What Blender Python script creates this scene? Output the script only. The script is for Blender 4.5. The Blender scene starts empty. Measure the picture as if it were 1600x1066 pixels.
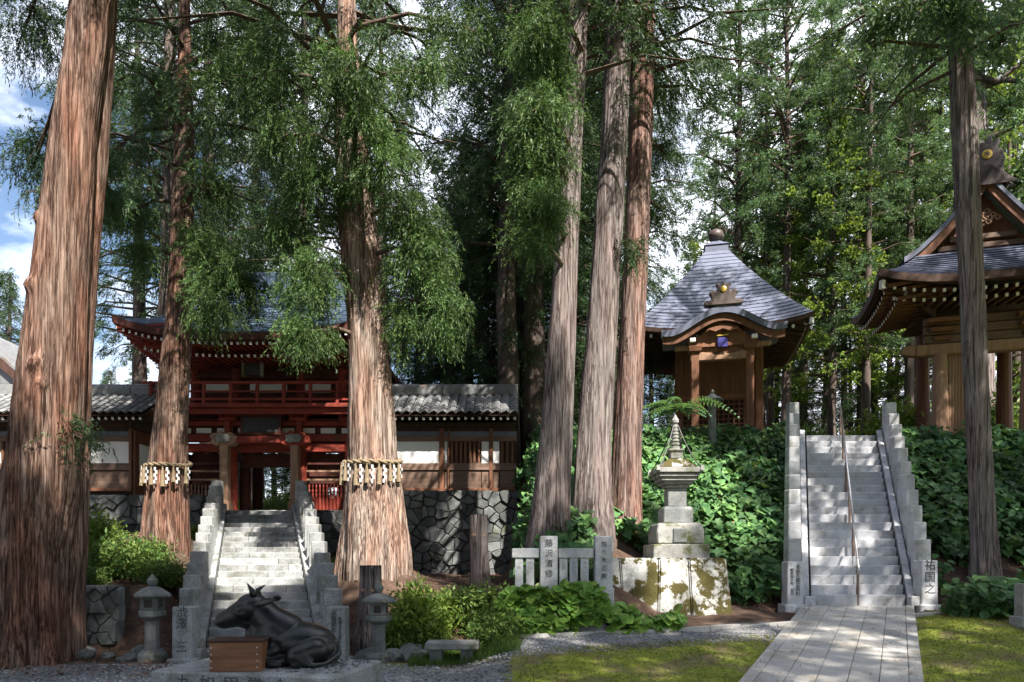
import bpy, bmesh, math, random
import numpy as np
from mathutils import Vector, Matrix, noise as mnoise
R = math.radians
rnd = random.Random(11)
rng = np.random.default_rng(7)
sc = bpy.context.scene
col = sc.collection
# ------------------------------------------------------------------ camera, sky, sun, exposure
F, HZ, EYE = 1100.0, 870.0, 1.9
cam_d = bpy.data.cameras.new('camera'); cam = bpy.data.objects.new('camera', cam_d); col.objects.link(cam)
cam.location = (0, 0, EYE); cam.rotation_euler = (R(90), 0, 0)
cam_d.sensor_width = 36; cam_d.lens = 36 * F / 1600; cam_d.shift_y = (HZ - 533) / 1600
cam_d.clip_start = .1; cam_d.clip_end = 4000
sc.camera = cam
SUN = Vector((.30, -.58, .76)).normalized()
W = bpy.data.worlds.new('World'); sc.world = W; W.use_nodes = True
nt = W.node_tree; nt.nodes.clear()
out = nt.nodes.new('ShaderNodeOutputWorld'); bg = nt.nodes.new('ShaderNodeBackground')
sky = nt.nodes.new('ShaderNodeTexSky'); sky.sky_type = 'NISHITA'; sky.sun_disc = False
sky.sun_elevation = math.asin(SUN.z); sky.sun_rotation = math.atan2(SUN.x, SUN.y)
sky.air_density = 1.0; sky.dust_density = .6; sky.ozone_density = 1.5
tc = nt.nodes.new('ShaderNodeTexCoord'); mp = nt.nodes.new('ShaderNodeMapping'); mp.inputs['Scale'].default_value = (1, 1, 1.9)
mp.inputs['Location'].default_value = (1.677, -1.915, -5.934)
nz = nt.nodes.new('ShaderNodeTexNoise'); nz.inputs['Scale'].default_value = 2.1; nz.inputs['Detail'].default_value = 9; nz.inputs['Roughness'].default_value = .58
rp = nt.nodes.new('ShaderNodeValToRGB'); rp.color_ramp.elements[0].position = .44; rp.color_ramp.elements[1].position = .56
mx = nt.nodes.new('ShaderNodeMix'); mx.data_type = 'RGBA'
mx.inputs['B'].default_value = (10.0, 10.4, 11.4, 1)
L = nt.links.new
L(tc.outputs['Generated'], mp.inputs['Vector']); L(mp.outputs['Vector'], nz.inputs['Vector']); L(nz.outputs['Fac'], rp.inputs['Fac'])
L(rp.outputs['Color'], mx.inputs['Factor']); L(sky.outputs['Color'], mx.inputs['A']); L(mx.outputs['Result'], bg.inputs['Color'])
bg.inputs['Strength'].default_value = .07; L(bg.outputs['Background'], out.inputs['Surface'])
sd = bpy.data.lights.new('sun', 'SUN'); sun = bpy.data.objects.new('sun', sd); col.objects.link(sun)
sd.energy = 5.0; sd.angle = R(.53); sd.color = (1, .93, .82)
sun.rotation_euler = SUN.to_track_quat('Z', 'Y').to_euler(); sun.location = (20, -20, 40)
sc.view_settings.view_transform = 'Standard'; sc.view_settings.look = 'None'; sc.view_settings.gamma = 1
sc.view_settings.use_curve_mapping = False
sc.view_settings.exposure = 1.65
cy = sc.cycles
cy.use_denoising = True; cy.max_bounces = 6; cy.diffuse_bounces = 3; cy.glossy_bounces = 2; cy.transmission_bounces = 3
cy.transparent_max_bounces = 4; cy.caustics_reflective = False; cy.caustics_refractive = False; cy.sample_clamp_indirect = 6

# ------------------------------------------------------------------ helpers
def P(u, v, D): return Vector(((u - 800) / F * D, D, EYE + (HZ - v) / F * D))
def X(u, D): return (u - 800) / F * D
def Z(v, D): return EYE + (HZ - v) / F * D
def sst(a, b, x):
    t = min(1, max(0, (x - a) / (b - a))); return t * t * (3 - 2 * t)
def tag(o, label=None, cat=None, group=None, kind=None):
    if label: o['label'] = label
    if cat: o['category'] = cat
    if group: o['group'] = group
    if kind: o['kind'] = kind
    return o
def thing(name, label, cat, loc=(0, 0, 0), rotz=0, group=None):
    o = bpy.data.objects.new(name, None); col.objects.link(o); o.location = loc; o.rotation_euler = (0, 0, rotz)
    o.empty_display_size = .2
    return tag(o, label, cat, group)
def link(name, me, mat, parent=None, loc=(0, 0, 0), smooth=False):
    o = bpy.data.objects.new(name, me); col.objects.link(o); o.location = loc
    if parent: o.parent = parent
    if mat and not me.materials: me.materials.append(mat)
    if smooth: me.polygons.foreach_set('use_smooth', [True] * len(me.polygons))
    return o
def npmesh(name, V, Fc):
    """V (n,3), Fc (m,k) -> mesh"""
    V = np.asarray(V, np.float32); Fc = np.asarray(Fc, np.int32)
    me = bpy.data.meshes.new(name); m, k = Fc.shape
    me.vertices.add(len(V)); me.vertices.foreach_set('co', V.ravel())
    me.loops.add(m * k); me.loops.foreach_set('vertex_index', Fc.ravel())
    me.polygons.add(m); me.polygons.foreach_set('loop_start', np.arange(0, m * k, k, dtype=np.int32))
    me.update(calc_edges=True); return me
class MB:
    def __init__(s): s.v = []; s.f = []
    def add(s, vs, fs):
        b = len(s.v); s.v += [tuple(p) for p in vs]; s.f += [tuple(i + b for i in f) for f in fs]; return s
    def box(s, c, d, rz=0, taper=1.0, shear=(0, 0)):
        x, y, z = d[0] / 2, d[1] / 2, d[2] / 2; ca, sa = math.cos(rz), math.sin(rz); vs = []
        for k in (-1, 1):
            q = taper if k > 0 else 1
            for a, b in ((-1, -1), (1, -1), (1, 1), (-1, 1)):
                px, py = a * x * q + (shear[0] if k > 0 else 0), b * y * q + (shear[1] if k > 0 else 0)
                vs.append((c[0] + px * ca - py * sa, c[1] + px * sa + py * ca, c[2] + k * z))
        return s.add(vs, [(3, 2, 1, 0), (4, 5, 6, 7), (0, 1, 5, 4), (1, 2, 6, 5), (2, 3, 7, 6), (3, 0, 4, 7)])
    def bx(s, x0, x1, y0, y1, z0, z1): return s.box(((x0 + x1) / 2, (y0 + y1) / 2, (z0 + z1) / 2), (abs(x1 - x0), abs(y1 - y0), abs(z1 - z0)))
    def beam(s, a, b, w, h, up=(0, 0, 1)):
        a, b = Vector(a), Vector(b); d = (b - a).normalized(); r = d.cross(Vector(up)).normalized(); u = r.cross(d)
        vs = []
        for p in (a, b):
            for i, j in ((-1, -1), (1, -1), (1, 1), (-1, 1)): vs.append(p + r * (i * w / 2) + u * (j * h / 2))
        return s.add(vs, [(0, 1, 2, 3), (7, 6, 5, 4), (4, 5, 1, 0), (5, 6, 2, 1), (6, 7, 3, 2), (7, 4, 0, 3)])
    def tube(s, pts, rad, n=8, cap=True):
        pts = [Vector(p) for p in pts]; m = len(pts)
        if not hasattr(rad, '__len__'): rad = [rad] * m
        vs = []; fs = []; ref = None
        for i, p in enumerate(pts):
            d = (pts[min(i + 1, m - 1)] - pts[max(i - 1, 0)]).normalized()
            if ref is None: ref = Vector((1, 0, 0)) if abs(d.x) < .9 else Vector((0, 1, 0))
            r = (ref - d * ref.dot(d)).normalized(); ref = r; u = d.cross(r)
            for k in range(n):
                a = 2 * math.pi * k / n; vs.append(p + (r * math.cos(a) + u * math.sin(a)) * rad[i])
        for i in range(m - 1):
            for k in range(n):
                k2 = (k + 1) % n; fs.append((i * n + k, i * n + k2, (i + 1) * n + k2, (i + 1) * n + k))
        if cap: fs.append(tuple(reversed(range(n)))); fs.append(tuple((m - 1) * n + k for k in range(n)))
        return s.add(vs, fs)
    def lathe(s, prof, c, n=16, sq=None, rz=0):
        """prof [(r,z)...]; n=4 gives square stacks (r = half side)"""
        k = math.sqrt(2) if n == 4 else 1; off = math.pi / 4 if n == 4 else 0; vs = []; fs = []
        for r, z in prof:
            for i in range(n):
                a = off + rz + 2 * math.pi * i / n; vs.append((c[0] + r * k * math.cos(a), c[1] + r * k * math.sin(a), c[2] + z))
        m = len(prof)
        for j in range(m - 1):
            for i in range(n):
                i2 = (i + 1) % n; fs.append((j * n + i, j * n + i2, (j + 1) * n + i2, (j + 1) * n + i))
        fs.append(tuple(reversed(range(n)))); fs.append(tuple((m - 1) * n + i for i in range(n)))
        return s.add(vs, fs)
    def prism(s, poly, y0, y1):
        """poly in (x,z), ccw seen from -y; extruded y0..y1"""
        n = len(poly); vs = [(x, y0, z) for x, z in poly] + [(x, y1, z) for x, z in poly]
        fs = [tuple(range(n)), tuple(reversed(range(n, 2 * n)))]
        for i in range(n): j = (i + 1) % n; fs.append((j, i, n + i, n + j))
        return s.add(vs, fs)
    def grid(s, pts, flip=False):
        m, n = len(pts), len(pts[0]); vs = [p for r in pts for p in r]; fs = []
        for i in range(m - 1):
            for j in range(n - 1):
                q = (i * n + j, i * n + j + 1, (i + 1) * n + j + 1, (i + 1) * n + j); fs.append(q[::-1] if flip else q)
        return s.add(vs, fs)
    def xf(s, loc=(0, 0, 0), rz=0):
        c, q = math.cos(rz), math.sin(rz); s.v = [(x * c - y * q + loc[0], x * q + y * c + loc[1], z + loc[2]) for x, y, z in s.v]; return s
    def build(s, name, mat, parent=None, bevel=0, smooth=False, seg=1, world=True, loc=None):
        """vertices are in world space; stored relative to the parent's root (or to loc for a top-level mesh)"""
        org = Vector((0, 0, 0)); rz = 0
        if parent is not None:
            r = parent
            while r.parent: r = r.parent
            if world: org = r.location.copy(); rz = r.rotation_euler.z
        elif loc is not None: org = Vector(loc)
        c, q = math.cos(-rz), math.sin(-rz)
        vs = []
        for x, y, z in s.v:
            x -= org.x; y -= org.y; z -= org.z; vs.append((x * c - y * q, x * q + y * c, z))
        me = bpy.data.meshes.new(name); me.from_pydata(vs, [], s.f); me.update()
        bm = bmesh.new(); bm.from_mesh(me)
        bmesh.ops.recalc_face_normals(bm, faces=bm.faces)
        if bevel: bmesh.ops.bevel(bm, geom=list(bm.edges), offset=bevel, segments=seg, affect='EDGES', clamp_overlap=True)
        bm.to_mesh(me); bm.free()
        return link(name, me, mat, parent, (0, 0, 0) if parent else org, smooth)
def copy_tree(o, parent=None):
    c = o.copy(); col.objects.link(c)
    if parent: c.parent = parent
    for ch in list(o.children): copy_tree(ch, c)
    return c
def text_obj(body, size, mat, parent, wloc, rot=(R(90), 0, 0), name='character', space=1.0):
    """a column of characters, each a mesh of its own"""
    r = parent
    while r.parent: r = r.parent
    for i, ch in enumerate(body.split('\n')):
        if not ch.strip(): continue
        cu = bpy.data.curves.new('t', 'FONT'); cu.body = ch; cu.size = size; cu.align_x = 'CENTER'; cu.align_y = 'TOP_BASELINE'; cu.extrude = .004; cu.resolution_u = 3
        t = bpy.data.objects.new('t', cu); col.objects.link(t); me = bpy.data.meshes.new_from_object(t); bpy.data.objects.remove(t)
        o = link(name, me, mat, parent); o.location = Vector(wloc) - r.location - Vector((0, 0, i * size * space)); o.rotation_euler = rot

# ------------------------------------------------------------------ materials
def mat_new(name):
    m = bpy.data.materials.new(name); m.use_nodes = True; n = m.node_tree; n.nodes.clear()
    o = n.nodes.new('ShaderNodeOutputMaterial'); b = n.nodes.new('ShaderNodeBsdfPrincipled')
    n.links.new(b.outputs[0], o.inputs[0]); return m, n, b, o
def nd(n, t, **kw):
    x = n.nodes.new(t)
    for k, v in kw.items():
        if k in x.inputs: x.inputs[k].default_value = v
        else: setattr(x, k, v)
    return x
def ramp(n, src, stops):
    r = n.nodes.new('ShaderNodeValToRGB'); e = r.color_ramp.elements
    while len(e) > 1: e.remove(e[-1])
    e[0].position = stops[0][0]; e[0].color = (*stops[0][1], 1)
    for p, c in stops[1:]: q = e.new(p); q.color = (*c, 1)
    n.links.new(src, r.inputs[0]); return r
def mixc(n, fac, a, b, mode='MIX'):
    m = n.nodes.new('ShaderNodeMix'); m.data_type = 'RGBA'; m.blend_type = mode
    for s, k in ((fac, 'Factor'), (a, 'A'), (b, 'B')):
        if hasattr(s, 'is_output'): n.links.new(s, m.inputs[k])
        elif isinstance(s, tuple): m.inputs[k].default_value = (*s, 1)
        else: m.inputs[k].default_value = s
    return m.outputs['Result']
def surf(name, stops, scale=(3, 3, 3), detail=6, rough=.7, bump=.3, bscale=None, metal=0, spec=.3, stain=None, stain_s=.7, isl=0, coord='Object', bdist=.02, speck=None):
    m, n, b, o = mat_new(name)
    t = nd(n, 'ShaderNodeTexCoord'); mp = nd(n, 'ShaderNodeMapping', Scale=scale); n.links.new(t.outputs[coord], mp.inputs[0])
    z = nd(n, 'ShaderNodeTexNoise', Scale=1.0, Detail=detail, Roughness=.62); n.links.new(mp.outputs[0], z.inputs['Vector'])
    c = ramp(n, z.outputs['Fac'], stops).outputs[0]
    if stain:
        z2 = nd(n, 'ShaderNodeTexNoise', Scale=stain_s, Detail=5, Roughness=.65); n.links.new(t.outputs[coord], z2.inputs['Vector'])
        f = ramp(n, z2.outputs['Fac'], [(stain[1], (0, 0, 0)), (stain[2], (1, 1, 1))]).outputs[0]; c = mixc(n, f, c, stain[0])
    if speck:
        z3 = nd(n, 'ShaderNodeTexNoise', Scale=speck[0], Detail=2); n.links.new(t.outputs[coord], z3.inputs['Vector'])
        f = ramp(n, z3.outputs['Fac'], [(.42, (1 - speck[1],) * 3), (.6, (1, 1, 1))]).outputs[0]; c = mixc(n, 1.0, c, f, 'MULTIPLY')
    if isl:
        g = nd(n, 'ShaderNodeObjectInfo'); f = ramp(n, g.outputs['Random'], [(0, (1 - isl,) * 3), (1, (1, 1, 1))]).outputs[0]; c = mixc(n, 1.0, c, f, 'MULTIPLY')
    n.links.new(c, b.inputs['Base Color']); b.inputs['Roughness'].default_value = rough; b.inputs['Metallic'].default_value = metal
    b.inputs['Specular IOR Level'].default_value = spec
    if bump:
        src = z.outputs['Fac']
        if bscale:
            zb = nd(n, 'ShaderNodeTexNoise', Scale=bscale, Detail=5, Roughness=.65); n.links.new(t.outputs[coord], zb.inputs['Vector']); src = zb.outputs['Fac']
        bp = nd(n, 'ShaderNodeBump', Strength=bump, Distance=bdist); n.links.new(src, bp.inputs['Height']); n.links.new(bp.outputs[0], b.inputs['Normal'])
    return m
def leafmat(name, stops, trans=.3, tcol=(.25, .4, .05), rough=.5, patch=.35, patch_s=.5):
    m, n, b, o = mat_new(name)
    g = nd(n, 'ShaderNodeNewGeometry'); c = ramp(n, g.outputs['Random Per Island'], stops).outputs[0]
    t = nd(n, 'ShaderNodeTexCoord'); z = nd(n, 'ShaderNodeTexNoise', Scale=patch_s, Detail=3); n.links.new(t.outputs['Object'], z.inputs['Vector'])
    f = ramp(n, z.outputs['Fac'], [(.35, (1 - patch,) * 3), (.65, (1 + patch,) * 3)]).outputs[0]; c = mixc(n, 1.0, c, f, 'MULTIPLY')
    n.links.new(c, b.inputs['Base Color']); b.inputs['Roughness'].default_value = rough; b.inputs['Specular IOR Level'].default_value = .25
    tr = nd(n, 'ShaderNodeBsdfTranslucent'); tcx = mixc(n, .5, c, tcol); n.links.new(tcx, tr.inputs['Color'])
    ms = nd(n, 'ShaderNodeMixShader', Fac=trans); n.links.new(b.outputs[0], ms.inputs[1]); n.links.new(tr.outputs[0], ms.inputs[2]); n.links.new(ms.outputs[0], o.inputs[0])
    return m
M = {}
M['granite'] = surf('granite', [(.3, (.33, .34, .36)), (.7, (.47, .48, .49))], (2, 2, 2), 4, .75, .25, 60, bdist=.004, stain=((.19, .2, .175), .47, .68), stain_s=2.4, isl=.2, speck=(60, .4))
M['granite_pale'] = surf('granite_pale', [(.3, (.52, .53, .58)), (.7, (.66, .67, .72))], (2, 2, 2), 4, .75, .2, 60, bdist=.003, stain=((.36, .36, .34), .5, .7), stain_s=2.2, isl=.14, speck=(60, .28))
M['paving'] = surf('paving', [(.3, (.48, .465, .45)), (.7, (.62, .6, .58))], (1.5, 1.5, 1.5), 5, .7, .25, 50, bdist=.003, stain=((.36, .32, .25), .5, .72), stain_s=1.7, isl=.2, speck=(60, .25))
M['oldstone'] = surf('oldstone', [(.3, (.15, .15, .145)), (.55, (.26, .26, .25)), (.75, (.4, .4, .385))], (3, 3, 3), 8, .9, .6, 14, stain=((.09, .1, .04), .52, .63), stain_s=2.2, bdist=.02)
M['mossstone'] = surf('mossstone', [(.32, (.3, .3, .29)), (.5, (.42, .42, .41)), (.62, (.62, .62, .61))], (5, 5, 5), 9, .92, .8, 14, stain=((.07, .06, .018), .47, .53), stain_s=2.4, bdist=.03)
M['wallstone'] = surf('wallstone', [(.3, (.09, .1, .105)), (.6, (.19, .2, .205)), (.8, (.3, .3, .29))], (3, 3, 3), 7, .9, .6, 12, isl=.55, stain=((.09, .1, .05), .55, .7), stain_s=1.6)
M['darkstone'] = surf('darkstone', [(.3, (.10, .11, .11)), (.7, (.23, .24, .24))], (4, 4, 4), 7, .9, .6, 15, isl=.25, stain=((.07, .08, .03), .54, .68), stain_s=3)
M['joint'] = surf('joint', [(.3, (.03, .028, .022)), (.7, (.07, .06, .05))], (5, 5, 5), 4, 1, .4)
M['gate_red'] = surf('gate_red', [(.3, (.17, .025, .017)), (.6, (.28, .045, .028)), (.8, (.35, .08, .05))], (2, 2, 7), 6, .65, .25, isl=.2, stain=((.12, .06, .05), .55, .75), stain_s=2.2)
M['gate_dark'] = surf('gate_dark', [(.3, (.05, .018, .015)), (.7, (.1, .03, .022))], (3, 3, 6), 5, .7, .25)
M['wood_brown'] = surf('wood_brown', [(.3, (.12, .052, .03)), (.6, (.2, .09, .05)), (.8, (.27, .13, .075))], (9, 9, 1.2), 7, .6, .35, isl=.25, bdist=.01)
M['wood_h'] = surf('wood_h', [(.3, (.12, .075, .055)), (.6, (.2, .13, .1)), (.8, (.28, .19, .15))], (1.2, 9, 9), 7, .6, .35, isl=.3, bdist=.01)
M['wood_pale'] = surf('wood_pale', [(.3, (.24, .14, .09)), (.6, (.36, .22, .15)), (.8, (.44, .28, .2))], (9, 9, 1.2), 7, .65, .35, isl=.2, bdist=.01)
M['wood_dark'] = surf('wood_dark', [(.3, (.035, .018, .013)), (.7, (.08, .04, .028))], (6, 6, 2), 6, .7, .3, isl=.2)
M['boxwood'] = surf('boxwood', [(.3, (.13, .055, .028)), (.55, (.22, .1, .05)), (.8, (.3, .15, .08))], (1.5, 14, 14), 8, .45, .25, bdist=.004)
M['plaster'] = surf('plaster', [(.3, (.76, .77, .79)), (.7, (.83, .83, .84))], (2, 2, 2), 4, .85, .08, stain=((.6, .6, .58), .6, .8))
M['rafter_white'] = surf('rafter_white', [(.3, (.72, .71, .68)), (.7, (.82, .81, .78))], (5, 5, 5), 3, .7, 0)
M['tile'] = surf('tile', [(.3, (.15, .155, .165)), (.7, (.27, .275, .285))], (3, 3, 3), 5, .55, .25, isl=.4, stain=((.17, .09, .06), .6, .7), stain_s=1.1)
M['copper_blue'] = surf('copper_blue', [(.3, (.055, .085, .14)), (.7, (.1, .15, .23))], (1.2, 1.2, 6), 6, .42, .15, spec=.5, stain=((.06, .08, .1), .55, .7), stain_s=.8)
M['copper_grey'] = surf('copper_grey', [(.3, (.1, .112, .165)), (.7, (.15, .165, .235))], (3, 3, 3), 7, .4, .12, spec=.5, stain=((.1, .11, .15), .5, .7), stain_s=1.1)
M['copper_brown'] = surf('copper_brown', [(.3, (.05, .035, .035)), (.7, (.11, .08, .075))], (5, 5, 5), 5, .5, .3, spec=.4)
M['bronze'] = surf('bronze', [(.3, (.004, .005, .006)), (.6, (.008, .01, .011)), (.8, (.02, .024, .026))], (4, 4, 4), 6, .36, .5, 22, spec=.5, bdist=.006)
M['gold'] = surf('gold', [(.3, (.6, .4, .08)), (.7, (.75, .52, .12))], (9, 9, 9), 3, .35, 0, metal=.6)
M['ink'] = surf('ink', [(.3, (.03, .034, .036)), (.7, (.09, .1, .105))], (20, 20, 20), 3, .7, 0)
M['plaque'] = surf('plaque', [(.3, (.02, .022, .024)), (.7, (.05, .05, .052))], (6, 6, 6), 4, .5, .1)
M['blue_plaque'] = surf('blue_plaque', [(.3, (.03, .03, .16)), (.7, (.05, .05, .24))], (6, 6, 6), 4, .5, .1)
M['rope'] = surf('rope', [(.3, (.14, .105, .065)), (.7, (.28, .22, .145))], (20, 20, 20), 5, .9, .6)
M['paper'] = surf('paper', [(.3, (.55, .55, .55)), (.7, (.7, .7, .7))], (8, 8, 8), 3, .8, 0)
M['steel'] = surf('steel', [(.3, (.5, .47, .46)), (.7, (.64, .61, .59))], (6, 6, 6), 4, .28, .05, metal=.9)
M['rustpost'] = surf('rustpost', [(.3, (.17, .11, .085)), (.7, (.27, .19, .15))], (6, 6, 6), 4, .6, .1)
def bark(name, stops, red, moss=None):
    m, n, b, o = mat_new(name)
    t = nd(n, 'ShaderNodeTexCoord'); mp = nd(n, 'ShaderNodeMapping', Scale=(26, 26, 1.1)); n.links.new(t.outputs['Object'], mp.inputs[0])
    z = nd(n, 'ShaderNodeTexNoise', Scale=1.0, Detail=9, Roughness=.7, Distortion=.5); n.links.new(mp.outputs[0], z.inputs['Vector'])
    c = ramp(n, z.outputs['Fac'], stops).outputs[0]
    mp2 = nd(n, 'ShaderNodeMapping', Scale=(2.2, 2.2, .45)); n.links.new(t.outputs['Object'], mp2.inputs[0])
    z2 = nd(n, 'ShaderNodeTexNoise', Scale=1.0, Detail=5, Roughness=.6); n.links.new(mp2.outputs[0], z2.inputs['Vector'])
    f = ramp(n, z2.outputs['Fac'], [(.42, (0, 0, 0)), (.62, (1, 1, 1))]).outputs[0]
    c = mixc(n, f, c, mixc(n, 1.0, c, red, 'MULTIPLY'))
    mp4 = nd(n, 'ShaderNodeMapping', Scale=(7, 7, .28)); n.links.new(t.outputs['Object'], mp4.inputs[0])
    z4 = nd(n, 'ShaderNodeTexNoise', Scale=1.0, Detail=6, Roughness=.6, Distortion=.3); n.links.new(mp4.outputs[0], z4.inputs['Vector'])
    f4 = ramp(n, z4.outputs['Fac'], [(.455, (0, 0, 0)), (.49, (1, 1, 1)), (.505, (1, 1, 1)), (.54, (0, 0, 0))]).outputs[0]
    c = mixc(n, f4, c, mixc(n, 1.0, c, (.34, .3, .29), 'MULTIPLY'))
    if moss:
        sx = nd(n, 'ShaderNodeSeparateXYZ'); n.links.new(t.outputs['Object'], sx.inputs[0])
        z3 = nd(n, 'ShaderNodeTexNoise', Scale=1.3, Detail=6); n.links.new(t.outputs['Object'], z3.inputs['Vector'])
        a = nd(n, 'ShaderNodeMath', operation='MULTIPLY_ADD'); n.links.new(sx.outputs[2], a.inputs[0]); a.inputs[1].default_value = -.16; n.links.new(z3.outputs['Fac'], a.inputs[2])
        f2 = ramp(n, a.outputs[0], [(.38, (0, 0, 0)), (.5, (1, 1, 1))]).outputs[0]; c = mixc(n, f2, c, moss)
    n.links.new(c, b.inputs['Base Color']); b.inputs['Roughness'].default_value = .9; b.inputs['Specular IOR Level'].default_value = .15
    bp = nd(n, 'ShaderNodeBump', Strength=1.0, Distance=.05); n.links.new(z.outputs['Fac'], bp.inputs['Height']); n.links.new(bp.outputs[0], b.inputs['Normal'])
    return m
M['bark_red'] = bark('bark_red', [(.34, (.035, .02, .016)), (.47, (.14, .09, .07)), (.64, (.33, .245, .205))], (1.12, .84, .74))
M['bark_silver'] = bark('bark_silver', [(.34, (.045, .03, .025)), (.46, (.2, .155, .13)), (.62, (.42, .355, .315))], (1.08, .86, .78))
M['bark_grey'] = bark('bark_grey', [(.34, (.07, .056, .055)), (.47, (.17, .147, .144)), (.64, (.31, .28, .278))], (1.06, .94, .93))
M['bark_mossy'] = bark('bark_mossy', [(.34, (.045, .03, .027)), (.47, (.17, .12, .108)), (.64, (.34, .26, .24))], (1.15, .9, .8), (.075, .065, .018))
M['bark_far'] = surf('bark_far', [(.3, (.04, .03, .027)), (.7, (.13, .1, .088))], (6, 6, .8), 5, .95, .5)
M['twig'] = surf('twig', [(.3, (.05, .035, .028)), (.7, (.12, .085, .065))], (8, 8, 8), 4, .95, .3)
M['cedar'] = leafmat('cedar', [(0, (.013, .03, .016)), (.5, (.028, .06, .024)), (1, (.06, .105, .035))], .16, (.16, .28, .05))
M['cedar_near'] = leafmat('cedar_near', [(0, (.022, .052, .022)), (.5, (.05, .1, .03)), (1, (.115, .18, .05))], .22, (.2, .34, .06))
M['hinoki'] = leafmat('hinoki', [(0, (.03, .065, .042)), (.5, (.06, .115, .06)), (1, (.11, .17, .065))], .32, (.2, .33, .06), patch=.45, patch_s=.35)
M['broad'] = leafmat('broad', [(0, (.05, .1, .025)), (.5, (.1, .17, .035)), (1, (.2, .27, .05))], .4, (.4, .5, .06))
M['bankleaf'] = leafmat('bankleaf', [(0, (.04, .11, .045)), (.5, (.08, .18, .065)), (1, (.14, .26, .08))], .25, (.2, .35, .06), rough=.55, patch=.5, patch_s=.9)
M['bedleaf'] = leafmat('bedleaf', [(0, (.1, .22, .045)), (.5, (.18, .34, .065)), (1, (.3, .44, .085))], .3, (.3, .45, .06), rough=.36, patch=.25, patch_s=.9)
M['shrub'] = leafmat('shrub', [(0, (.03, .07, .02)), (.5, (.07, .13, .03)), (1, (.16, .22, .05))], .25, (.25, .35, .06))
M['fern'] = leafmat('fern', [(0, (.05, .12, .07)), (1, (.1, .19, .1))], .25)
M['litter'] = leafmat('litter', [(0, (.1, .05, .03)), (.5, (.2, .1, .06)), (1, (.3, .18, .1))], .1, (.3, .2, .1))
M['pebble'] = leafmat('pebble', [(0, (.12, .125, .135)), (.5, (.24, .245, .26)), (1, (.42, .42, .43))], 0.0, rough=.85)
M['grass'] = leafmat('grass', [(0, (.04, .08, .02)), (1, (.12, .19, .04))], .3)

# ------------------------------------------------------------------ stairs layout
LS = dict(x0=-4.64, y0=13.06, z0=0.0, x1=-8.44, y1=23.5, z1=3.4, n=22, half=1.06, post=1.38, slab=1.15, sw=.16)
RS = dict(x0=8.51, y0=17.3, z0=.72, x1=11.1, y1=23.8, z1=5.95, n=22, half=1.16, post=1.62, slab=1.29, sw=.17)
def stair_pt(S, t): return (S['x0'] + (S['x1'] - S['x0']) * t, S['y0'] + (S['y1'] - S['y0']) * t, S['z0'] + (S['z1'] - S['z0']) * t)
# ------------------------------------------------------------------ terrain
def ground_left(x, y):
    tl = sst(13.7, 14.9, y) * 1.25 + sst(15, 21, y) * 1.35
    tr = sst(14.2, 17.5, y) * 1.0 + sst(17, 21, y) * .35 + .75 * math.exp(-((x + 3.6) ** 2 + (y - 17.6) ** 2) / 2.6)
    S = LS; t = (y - S['y0']) / (S['y1'] - S['y0']); cx = S['x0'] + (S['x1'] - S['x0']) * t
    w = sst(-.5, .5, x - cx); h = tl * (1 - w) + tr * w
    h = h + (3.3 - h) * sst(22.35, 22.75, y)
    sz = S['z0'] + (S['z1'] - S['z0']) * min(1.02, max(0, t)) - .35
    k = 1 - sst(1.5, 2.4, abs(x - cx))
    if t > 0: h = h + (min(h, sz) - h) * k
    return h
def ramp_r(y): return .72 * min(1, max(0, (y - 9.6) / 7.7))
def bank_start(x): return 14.4 + 3.1 * sst(1.9, 4.6, x) + .35 * sst(10, 14, x)
def ground_right(x, y):
    r = ramp_r(y)
    bed = (1.0 - r) * sst(13.7, 14.15, y) * (1 - sst(1.6, 2.2, x)) if y > 13.5 else 0
    base = r + max(0, bed); b0 = bank_start(x)
    h = base
    if y > b0:
        t = min(1, (y - b0) / (25.0 - b0)); t2 = t * .8 + .2 * sst(0, 1, t); h = base + (5.95 - base) * t2
    S = RS; t = (y - S['y0']) / (S['y1'] - S['y0']); cx = S['x0'] + (S['x1'] - S['x0']) * t
    if t > -.1:
        sz = S['z0'] + (S['z1'] - S['z0']) * min(1.0, max(0, t)) - .4
        k = 1 - sst(1.7, 2.3, abs(x - cx)); h = h + (min(h, sz) - h) * k if t < 1.1 else h
    return h
def H(x, y):
    k_ = .85 * (1 - sst(14.6, 16.5, y)); w = sst(-.3 - k_ * .9, .9 - k_, x); h = ground_left(x, y) * (1 - w) + ground_right(x, y) * w
    far = sst(45, 140, math.hypot(x, y - 10)); hill = 9 * sst(38, 90, y)
    return h * 1.0 + hill * .6
def axis(lo, a, b, hi, d):
    core = list(np.arange(a, b + 1e-6, d)); L_ = []; s = d; p = a
    while p > lo: s *= 1.28; p -= s; L_.append(p)
    R_ = []; s = d; p = core[-1]
    while p < hi: s *= 1.28; p += s; R_.append(p)
    return L_[::-1] + core + R_
xs = axis(-900, -14.5, 19, 900, .22); ys = axis(-700, 6.5, 27.5, 1500, .2)
Vg = []; zone = []
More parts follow.
